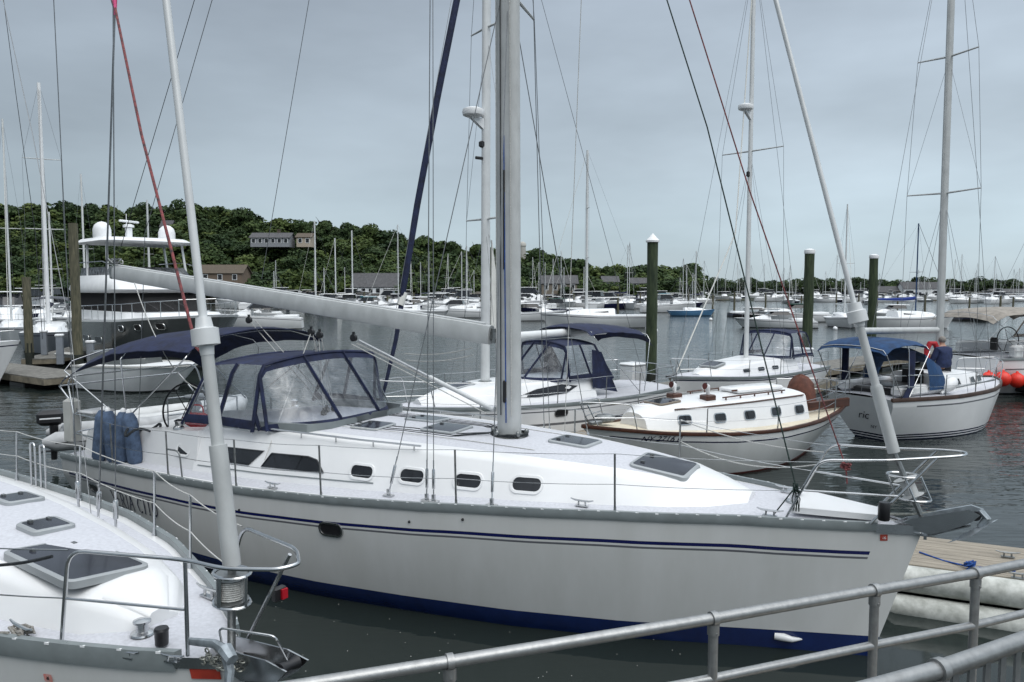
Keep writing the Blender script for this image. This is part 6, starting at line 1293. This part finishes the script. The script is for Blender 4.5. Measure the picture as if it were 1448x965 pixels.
# ------------------------------------------------------------ generic small craft
def motorboat(lb, bow, ang, L=8.0, beam=1.35, hm=GEL, top=None, fh=1.25, cz=1.0, group=None, hard=True, cat='motorboat', detail=True, name='motorboat', stripe=NAVYP, tower=False):
    b = Boat(name, lb, cat, bow, ang, L, FR, [q * beam for q in (0, .34, .55, .8, .92, .98, 1, 1, .98, .96, .93, .9)], [q * beam for q in (0, .1, .24, .5, .68, .8, .86, .88, .88, .86, .84, .82)], [0, L * .5, L], [fh, fh * .85, fh * .7], rake=L * .11, tsl=.1, group=group)
    n = 24 if detail else 10
    b.hull([(-.3, 1), (.06, 0), (('s', .22), 2), (('s', .17), 0)], [hm, BLACKP, stripe], nst=n); b.deck(WPAINT, .03, n=10)
    s0 = L * .22; S0 = fh * .9; b.trunk([(s0, beam * .3, beam * .2, S0 + .05), (L * .38, beam * .72, beam * .5, S0 + cz * .42), (L * .44, beam * .76, beam * .62, S0 + cz * .45)], WPAINT, None, bz=.02)
    rt = b.root; mb = MB()
    for k, (h0, h1, s_f) in enumerate(((.52, .92, 0),)):
        r0 = [b.P(L * .42, beam * .74, S0 + cz * h0), b.P(L * .38, beam * .3, S0 + cz * h0), b.P(L * .38, -beam * .3, S0 + cz * h0), b.P(L * .42, -beam * .74, S0 + cz * h0), b.P(L * .68, -beam * .74, S0 + cz * h0), b.P(L * .68, beam * .74, S0 + cz * h0)]
        r1 = [b.P(L * .49, beam * .62, S0 + cz * h1), b.P(L * .47, beam * .3, S0 + cz * h1), b.P(L * .47, -beam * .3, S0 + cz * h1), b.P(L * .49, -beam * .62, S0 + cz * h1), b.P(L * .66, -beam * .62, S0 + cz * h1), b.P(L * .66, beam * .62, S0 + cz * h1)]
        mb.loft([r0, r1], closed=True, caps=True)
    mb.build('windscreen', GLASS, rt, smooth=False)
    mb = MB(); mb.box(b.P(L * .58, 0, S0 + cz * .98), (L * .3, beam * 1.35, .09), bev=.04); mb.build('cabin_roof', top or WPAINT, rt)
    mb = MB(); mb.box(b.P(L * .83, 0, S0 * .9), (L * .26, beam * 1.5, .3), bev=.05); mb.build('cockpit', WPAINT, rt)
    if detail:
        mb = MB(); mb.tube([b.P(L * q, k_ * (b.W(L * q, b.sh(L * q)) - .06), b.sh(L * q) + .42) for k_, q in ((1, .5), (1, .3), (1, .12), (1, .02), (-1, .12), (-1, .3), (-1, .5))], .014, 6)
        for q in (.12, .3, .5):
            for k_ in (1, -1): mb.tube([b.P(L * q, k_ * (b.W(L * q, b.sh(L * q)) - .06), b.sh(L * q)), b.P(L * q, k_ * (b.W(L * q, b.sh(L * q)) - .06), b.sh(L * q) + .42)], .012, 5)
        mb.build('bow_rail', STEEL, rt)
    if tower: mb = MB(); [mb.tube([b.P(L * q, k_ * beam * .6, S0 + cz), b.P(L * .6, k_ * beam * .4, S0 + cz + 1.5)], .03, 5) for q in (.5, .68) for k_ in (1, -1)]; mb.box(b.P(L * .6, 0, S0 + cz + 1.5), (1.3, beam, .06)); mb.build('tuna_tower', ALUW, rt)
    return b
def sloop(lb, bow, ang, L=9.0, mast_top=13.0, hm=GEL, cover=None, group=None, detail=True, name='moored_sailboat', ms=.42, spz=(.48,), mm=ALUW, stripe=NAVYP, canvas=None, mr=.07):
    k = L / 9.; b = Boat(name, lb, 'sailboat', bow, ang, L, FR, [q * k for q in (0, .30, .56, .96, 1.24, 1.42, 1.5, 1.52, 1.5, 1.40, 1.25, 1.05)], [q * k for q in (0, .1, .3, .7, 1.0, 1.2, 1.3, 1.3, 1.2, 1.0, .75, .45)], [0, L * .5, L], [1.2 * k, 1.0 * k, 1.0 * k], rake=.8 * k, tsl=-.6 * k, group=group)
    b.hull([(-.3, 1), (.05, 0), (('s', .2 * k), 2), (('s', .15 * k), 0)], [hm, BLACKP, stripe], nst=24 if detail else 10); b.deck(WPAINT, .04, n=10)
    z = 1.0 * k; b.trunk([(L * .2, .25 * k, .15 * k, z + .08), (L * .27, .6 * k, .45 * k, z + .32 * k), (L * .4, .85 * k, .65 * k, z + .46 * k), (L * .66, .9 * k, .7 * k, z + .5 * k)], WPAINT, None, bz=.02)
    for sd in (1, -1): b.pane([(L * .32, z + .18 * k), (L * .6, z + .18 * k), (L * .6, z + .34 * k), (L * .34, z + .32 * k)], b.tw, sd, .01, GLASS, GLASS, fh=.012)
    mst = b.mast(L * ms, z + .4 * k, mast_top, mr, mr * .8, .0, mm, slot=False)
    for f in spz: b.spreader(z + (mast_top - z) * f, .9 * k, mst, .05, .025, .02)
    mb = MB(); q = b.P(L * ms + .1, 0, z + 1.35 * k); q2 = b.P(L * .86, 0, z + 1.45 * k); mb.tube([q, q2], .06, 6); bo = mb.build('boom', ALUW, b.root)
    if cover: mb = MB(); mb.tube([q + Vector((0, 0, .3)), q.lerp(q2, .3) + Vector((0, 0, .13)), q2 + Vector((0, 0, .06))], [.16, .17, .09], 8); mb.build('sail_cover', cover, bo)
    for k2 in (1, -1): b.line([b.P(L * ms + .1, k2 * 1.2 * k, z)] + [b.mp(z + (mast_top - z) * f, 0, k2 * .9 * k) for f in spz] + [b.mp(mast_top)], .008 if detail else .012, WIRE, 'shroud')
    b.line([b.P(.1, 0, 1.2 * k), b.mp(mast_top)], .02 if detail else .03, SAILW if cover is None else WIRE, 'forestay'); b.line([b.P(L - .1, 0, z), b.mp(mast_top)], .008 if detail else .012, WIRE, 'backstay')
    if canvas: b.canopy(L * .66, L * .97, .9 * k, z + 1.75 * k, z + 1.75 * k, canvas, legs=((.05, L * .8), (.95, L * .85)), foot=z)
    return b
def bx(px, py): p = atz(px, py, 0); return (p.x, p.y)
def px2(bowpx, bowD, L, ang): p = aty(bowpx, 430, bowD); return (p.x, bowD)
# left group
motorboat('white express cruiser with navy camper top, its bow pointing right at the left edge', (-20.0, 31.0), 12, 8.5, 1.35, fh=1.9, cz=1.1, top=NAVY, name='express_cruiser')
Bq = sloop('light grey sailboat seen bow on beyond the short piling, with a tall white mast', (-27.6, 45), -62, 10.5, 16.8, LGREYH, NAVY, ms=.4, spz=(.42, .7), canvas=mat('grey_canvas', (.07, .075, .09), .85, var=.3), name='sailing_yacht', mr=.15, mm=WPAINT)
Lb = Boat('small_launch', 'low white launch with a rope-topped rail moored under the navy bimini of the big sloop', 'launch', (-12.3, 29.4), -20, 5.0, FR, [0, .5, .8, 1.1, 1.25, 1.3, 1.3, 1.3, 1.3, 1.3, 1.25, 1.2], [0, .2, .4, .8, 1, 1.1, 1.1, 1.1, 1.1, 1.1, 1.0, 1.0], [0, 5], [1.05, .95], rake=.9)
Lb.hull([(-.3, 1), (.05, 0)], [WPAINT, BLACKP]); Lb.deck(WPAINT); Lb.rail(ROPEW, h=.04, t=.06); Lb.trunk([(2.0, .5, .4, 1.3), (2.6, .8, .7, 1.5), (4.5, .8, .7, 1.5)], GREYH, None)
for px, D, top, lb in ((16, 58, 168, 'thin grey far mast sailboat at the left edge behind the express cruiser'), (205 - 130, 70, 300, 'sailboat with a short mast between the two left pilings'), (122, 80, 246, 'sailboat whose mast stands just left of the motor yacht hardtop'), (66, 75, 352, 'small sailboat beside the light grey sailboat'), (213, 150, 283, 'far sailboat whose mast shows between the two radomes')):
    z1 = aty(px, top, D).z; p = aty(px, 430, D); sloop(lb, (p.x + .5 * 3.6, D - 3.2), -60, 9, z1, cover=None, mr=.10 * D / 60)
for i, (px, D, an, lb, tp) in enumerate(((8, 62, -60, 'white flybridge cruiser at the far left behind the grey mast', WPAINT), (95, 60, -100, 'white runabout on the left pontoon beyond the launch', WPAINT), (78, 66, -85, 'white cuddy boat stern to among the left masts', GREENC), (300, 75, -170, 'white cruiser with open cockpit just right of the motor yacht', WPAINT))):
    p = aty(px, 430, D); motorboat(lb, (p.x, D), an, 8.5, 1.4, top=tp, fh=1.5, cz=1.4 if i else 2.4)
motorboat('low white skiff moored alone on open water under the long boom', bx(345, 449), 200, 5.2, .95, fh=.75, cz=.7, name='skiff')
sloop('small dark hulled sailboat moored under the boom beside the sheet block', bx(432, 461), 185, 8, 5.5, NAVYP, NAVY) if False else None
# middle distance, measured one by one
def at_mid(px, D, ang, L): p = aty(px, 430, D); a = R(ang); return (p.x + math.cos(a) * L / 2, D + math.sin(a) * L / 2)
S = lambda lb, px, D, top, ang, L=9.5, **k: sloop(lb, at_mid(px, D, ang, L), ang, L, aty(px, top, D).z, **k)
Mt = lambda lb, px, D, ang, L=8.5, **k: motorboat(lb, at_mid(px, D, ang, L), ang, L, **k)
S('large modern white sloop with long dark cabin window anchored left of the capped piling', 842, 78, 213, 184, 11.5, spz=(.35, .65), mr=.14)
S('pale blue hulled sailboat anchored just right of the capped piling', 978, 112, 355, 3, 7.0, hm=BLUEH)
S('white racing sloop with blue mast and blue boom cover left of the tall grey mast', 1284, 76, 316, 8, 10.5, cover=mat('royal_blue_cover', (.01, .035, .22), .8), mm=BLUEC, mr=.07)
S('white sloop lying stern to us between the second and third pilings', 1192, 80, 290, -100, 8.5, mr=.10)
S('white sloop beneath the long boom right of the sheet blocks', 573, 98, 318, 176, 11, spz=(.5,))
S('white sloop moored just left of the main mast below the shrouds', 660, 112, 356, 182, 9)
S('white sloop with tall mast below the beige house', 452, 165, 312, 178, 10, spz=(.35, .62), mr=.16)
S('white ketch mast pair boat, left one below the crest right of the beige house', 480, 158, 337, 186, 9, mr=.14)
S('white sloop with angled boom near the boathouse, right of the ketch', 493, 152, 326, 12, 10, cover=SAILW, mr=.14)
Mt('white motor cruiser under the shrouds left of the radar mast', 640, 105, 175, 9, fh=1.3, cz=1.3)
Mt('white sport fisherman with flybridge left of the radar mast', 650, 135, 185, 10, fh=1.5, cz=2.4)
Mt('dark hulled cruiser with green canvas right of the main mast', 780, 112, 178, 10, hm=NAVYP, top=GREENC, cz=1.4)
Mt('white cabin cruiser with black windows right of the capped piling', 945, 128, 3, 9, fh=1.6, cz=1.6)
Mt('white bowrider with dark green canvas left of the second piling', 1122, 92, 178, 8.5, top=GREENC)
Mt('white motorboat nearest the second piling on its left', 1095, 78, 172, 8, fh=1.0, cz=.8)
Mt('long low black speedboat with white deck between the mast and the second piling', 1072, 108, 4, 8, hm=BLACK, fh=.8, cz=.6)
Mt('teal canopied white boat at the marina right of the capped piling', 938, 150, 90, 8, top=TEALC, cz=1.9)
Mt('white motor cruiser in front of the boathouse with teal windscreen', 515, 125, 185, 8.5, top=TEALC, cz=1.5)
Mt('white cruiser with arch seen just right of the main mast', 755, 95, 8, 8.5)
Mt('white open motorboat right of the third piling', 1262, 98, 178, 8, fh=1.0)
Mt('dark inflatable workboat near the tall grey mast', 1385, 95, 6, 6, hm=BLACK, fh=.7, cz=.5)
mb = MB(); 
for i, (px, py, lb) in enumerate(((1181, 465, 'white mooring ball beside the stern-to sloop'), (806, 463, 'white mooring ball near the large modern sloop'), (1005, 452, 'white mooring ball right of the pale blue sailboat'), (927, 468, 'white mooring ball beside the capped piling'))):
    p = atz(px, py, .12); o = tag(MB().ball((0, 0, 0), .22, 1, 12).build('mooring_ball', WPAINT), lb, 'buoy', 'white mooring balls'); o.location = p
# marina fleet, prototypes copied one by one
col0 = set(bpy.data.objects)
protos = []
specs = [('motor', dict(L=9, fh=1.5, cz=1.5)), ('motor', dict(L=8, fh=1.3, cz=1.2, top=NAVY)), ('motor', dict(L=10, fh=1.7, cz=2.3)), ('motor', dict(L=7.5, fh=1.2, cz=1.0, hm=NAVYP)), ('motor', dict(L=9, fh=1.4, cz=1.7, top=TAN)),
         ('sail', dict(L=9, mast_top=12.5, cover=NAVY)), ('sail', dict(L=10, mast_top=14.5)), ('sail', dict(L=8.5, mast_top=11.0, hm=NAVYP)), ('sail', dict(L=9.5, mast_top=13.2, cover=mat('pale_cover', (.4, .42, .45), .8)))]
DS = ['white cabin cruiser', 'white cruiser with navy top', 'tall white flybridge cruiser', 'navy hulled runabout', 'white cruiser with tan top', 'white sloop with navy sail cover', 'tall masted white sloop', 'navy hulled sloop', 'white sloop with pale sail cover']
for i, (kd, kw) in enumerate(specs):
    f = motorboat if kd == 'motor' else sloop
    kw2 = dict(kw)
    if kd == 'sail': kw2['mr'] = .085; kw2['spz'] = (.5,)
    bb = f(DS[i], (0, -500), 0, detail=False, name='moored_motorboat' if kd == 'motor' else 'moored_sailboat', **kw2); protos.append(bb.root)
LM = [(0, 'the left edge'), (105, 'the left piling'), (245, 'the motor yacht'), (300, 'the near forestay'), (370, 'the long grey house'), (433, 'the beige house'), (533, 'the grey boathouse'), (600, 'the navy furled sail'), (690, 'the radar mast'), (722, 'the thick grey mast'), (790, 'the tan shore house'), (856, 'the thin white mast'), (923, 'the capped piling'), (1060, 'the second radome mast'), (1145, 'the second piling'), (1190, 'the leaning forestay of the big sloop'), (1236, 'the third piling'), (1299, 'the white waterfront house'), (1330, 'the tall grey mast'), (1432, 'the long waterfront building')]
rg = random.Random(21); used = set(); k = 0; ORD = ['', 'second ', 'third ', 'fourth ', 'fifth ', 'sixth ', 'seventh ', 'eighth ']
rows = []
for D, y0, step in ((132, 0, 30), (150, 1, 21), (168, 2, 17), (184, 3, 14), (197, 4, 12)):
    px = 335 + rg.uniform(0, 20)
    lim = 1452
    while px < lim:
        if D < 140 and (px > 700 or px < 440): px += step; continue
        rows.append((px, D * (1 if px < 985 else rg.uniform(1.25, 1.9)), D)); px += step * rg.uniform(.6, 1.5)
for px in list(range(2, 100, 13)): rows.append((px + rg.uniform(-4, 4), rg.uniform(85, 150), 150))
RW = {132: 'nearest', 150: 'second', 168: 'middle', 184: 'fourth', 197: 'shoreside'}
cnt = {}
for (px, D, rd) in rows:
    kk = (rg.choice((5, 6, 8, 7)) if rg.random() < (.15 if px < 985 else .42) else rg.choice((0, 1, 2, 3, 4, 0, 2))); lm = min(LM, key=lambda q: abs(q[0] - px)); side = 'left of' if px < lm[0] else 'right of'
    lb = f'distant {DS[kk]} {side} {lm[1]}, {RW[rd]} row'.replace('the leaning forestay of the big sloop', 'the leaning right forestay'); cnt[lb] = cnt.get(lb, 0) + 1
    if cnt[lb] > 1: lb = lb.replace('distant ', ('second ' if cnt[lb] == 2 else 'third '))
    p = aty(px, 430, D); an = rg.choice((0, 180, 180, 8, -12, 90, -90, 170, 60, -75)) + rg.uniform(-9, 9); s_ = rg.uniform(.82, 1.12)
    if lm[0] > 900 and rg.random() < .5: s_ *= .85
    a = R(an); dup(protos[kk], (p.x + math.cos(a) * 4.5 * s_, D + math.sin(a) * 4.5 * s_, 0), a, lb, 'boats moored in the marina', (s_, s_, s_ * rg.uniform(.6, 1.2) if kk > 4 else s_))
for r_ in protos:
    for ch in list(r_.children):
        for g2 in list(ch.children): bpy.data.objects.remove(g2)
        bpy.data.objects.remove(ch)
    bpy.data.objects.remove(r_)
# marina pilings in the distance
pr_ = MB().tube([(0, 0, -1), (0, 0, 2.6)], [.2, .17], 8).build('marina_piling', PILEB); i = 0
for px in range(350, 1440, 33):
    lm = min(LM, key=lambda q: abs(q[0] - px)); D = rg.uniform(125, 190); p = aty(px + rg.uniform(-9, 9), 430, D); o = pr_ if i == 0 else pr_.copy()
    if i: C.objects.link(o)
    o.location = (p.x, D, 0); o.scale = (1, 1, rg.uniform(.8, 1.3)); lbp = f'thin distant piling {"left" if px < lm[0] else "right"} of {lm[1]}'; cnt[lbp] = cnt.get(lbp, 0) + 1; tag(o, lbp if cnt[lbp] == 1 else lbp.replace('thin', 'second thin' if cnt[lbp] == 2 else 'third thin'), 'piling', 'thin pilings of the distant marina'); i += 1
dock(tuple(aty(340, 430, 176))[:2], tuple(aty(960, 430, 176))[:2], 2.5, lb='long distant marina pontoon below the wooded hill', cut=2.0, fl=False)
dock(tuple(aty(1000, 430, 250))[:2], tuple(aty(1450, 430, 235))[:2], 3, lb='long distant marina pontoon along the far shore', cut=2.0, fl=False)
# dock clutter
def dbox(lb, loc, d, rz, m=WPAINT, lid=True):
    t = thing('dock_box', lb, 'box', loc, rz); MB().box((0, 0, d[2] / 2), d, bev=.04).build('body', m, t)
    if lid: MB().box((0, 0, d[2] + .04), (d[0] * 1.06, d[1] * 1.08, .10), bev=.04).build('lid', m, t)
q = atz(897, 556, .46); dbox('white fibreglass box on the dock beside the capped piling', (q.x, q.y, .46), (.85, .6, .95), .7)
q = atz(1122, 532, .46); dbox('white fibreglass box on the dock left of the second piling', (q.x + .2, q.y, .46), (1.0, .7, 1.05), .7)
q = atz(890, 586, .46); dbox('low white dock step at the bow of the classic cruiser', (q.x - .15, q.y, .46), (.9, .55, .42), .75, lid=False)
q = atz(868, 590, .46); 
g = random.Random(12)
for (px, py, lb) in ((150, 512, 'loose coil of pale hose on the left pontoon'), (95, 505, 'heap of dock lines beside the left piling')):
    c = atz(px, py, .55); mb = MB()
    for i in range(5): mb.tube([c + Vector(((.35 + i * .05) * math.cos(a), (.35 + i * .04) * math.sin(a), .02 + i * .04 + .03 * math.sin(a * 3))) for a in np.linspace(0, 6.28, 16)], .03, 6)
    tag(mb.build('coiled_hose', ROPEW), lb, 'hose')
for i, (px, h, lb) in enumerate(((85, 1.3, 'grey power pedestal on the left pontoon near its end'), (128, 1.1, 'small grey power pedestal just right of the tall bare piling'), (63, 1.2, 'grey power pedestal furthest along the left walkway'))):
    p = aty(px, 500, (35, 33.6, 40)[i]); t = thing('power_pedestal', lb, 'pedestal', (p.x, p.y, .5), .3); MB().box((0, 0, h / 2), (.28, .25, h), bev=.03).build('body', LGREYH, t); MB().box((0, 0, h + .05), (.34, .3, .12), bev=.03).build('cap', WPAINT, t)
# mooring lines across from the classic cruiser to the sloop bow
mb = MB(); mb.tube(sag(atz(700, 612, 1.2), wB(-.1, -.12, 2.0), .02, 3), .001, 3)
c1 = wB(4.0, -1.7, 2.15); 
mb = MB(); mb.tube(sag(wB(2.97, -1.25, 2.2), wB(1.04, -.475, 2.1), .08, 10), .007, 6); mb.tube(sag(wB(2.97, -1.25, 1.9), wB(1.1, -.48, 1.95), .16, 12), .008, 6); tag(mb.build('white_dock_line', ROPEW), 'slack white braided line along the far rail of the big sloop foredeck', 'rope')
# flotsam specks
mb = MB(); g = random.Random(44)
for i in range(36): p = atz(g.uniform(380, 1000), g.uniform(850, 960), .004); mb.add([p + Vector((math.cos(a) * g.uniform(.002, .007), math.sin(a) * g.uniform(.003, .010), 0)) for a in (0, 1.2, 2.6, 3.9, 5.1)], [(0, 1, 2, 3, 4)])
o = mb.build('floating_specks', SAILW, smooth=False); o['kind'] = 'stuff'
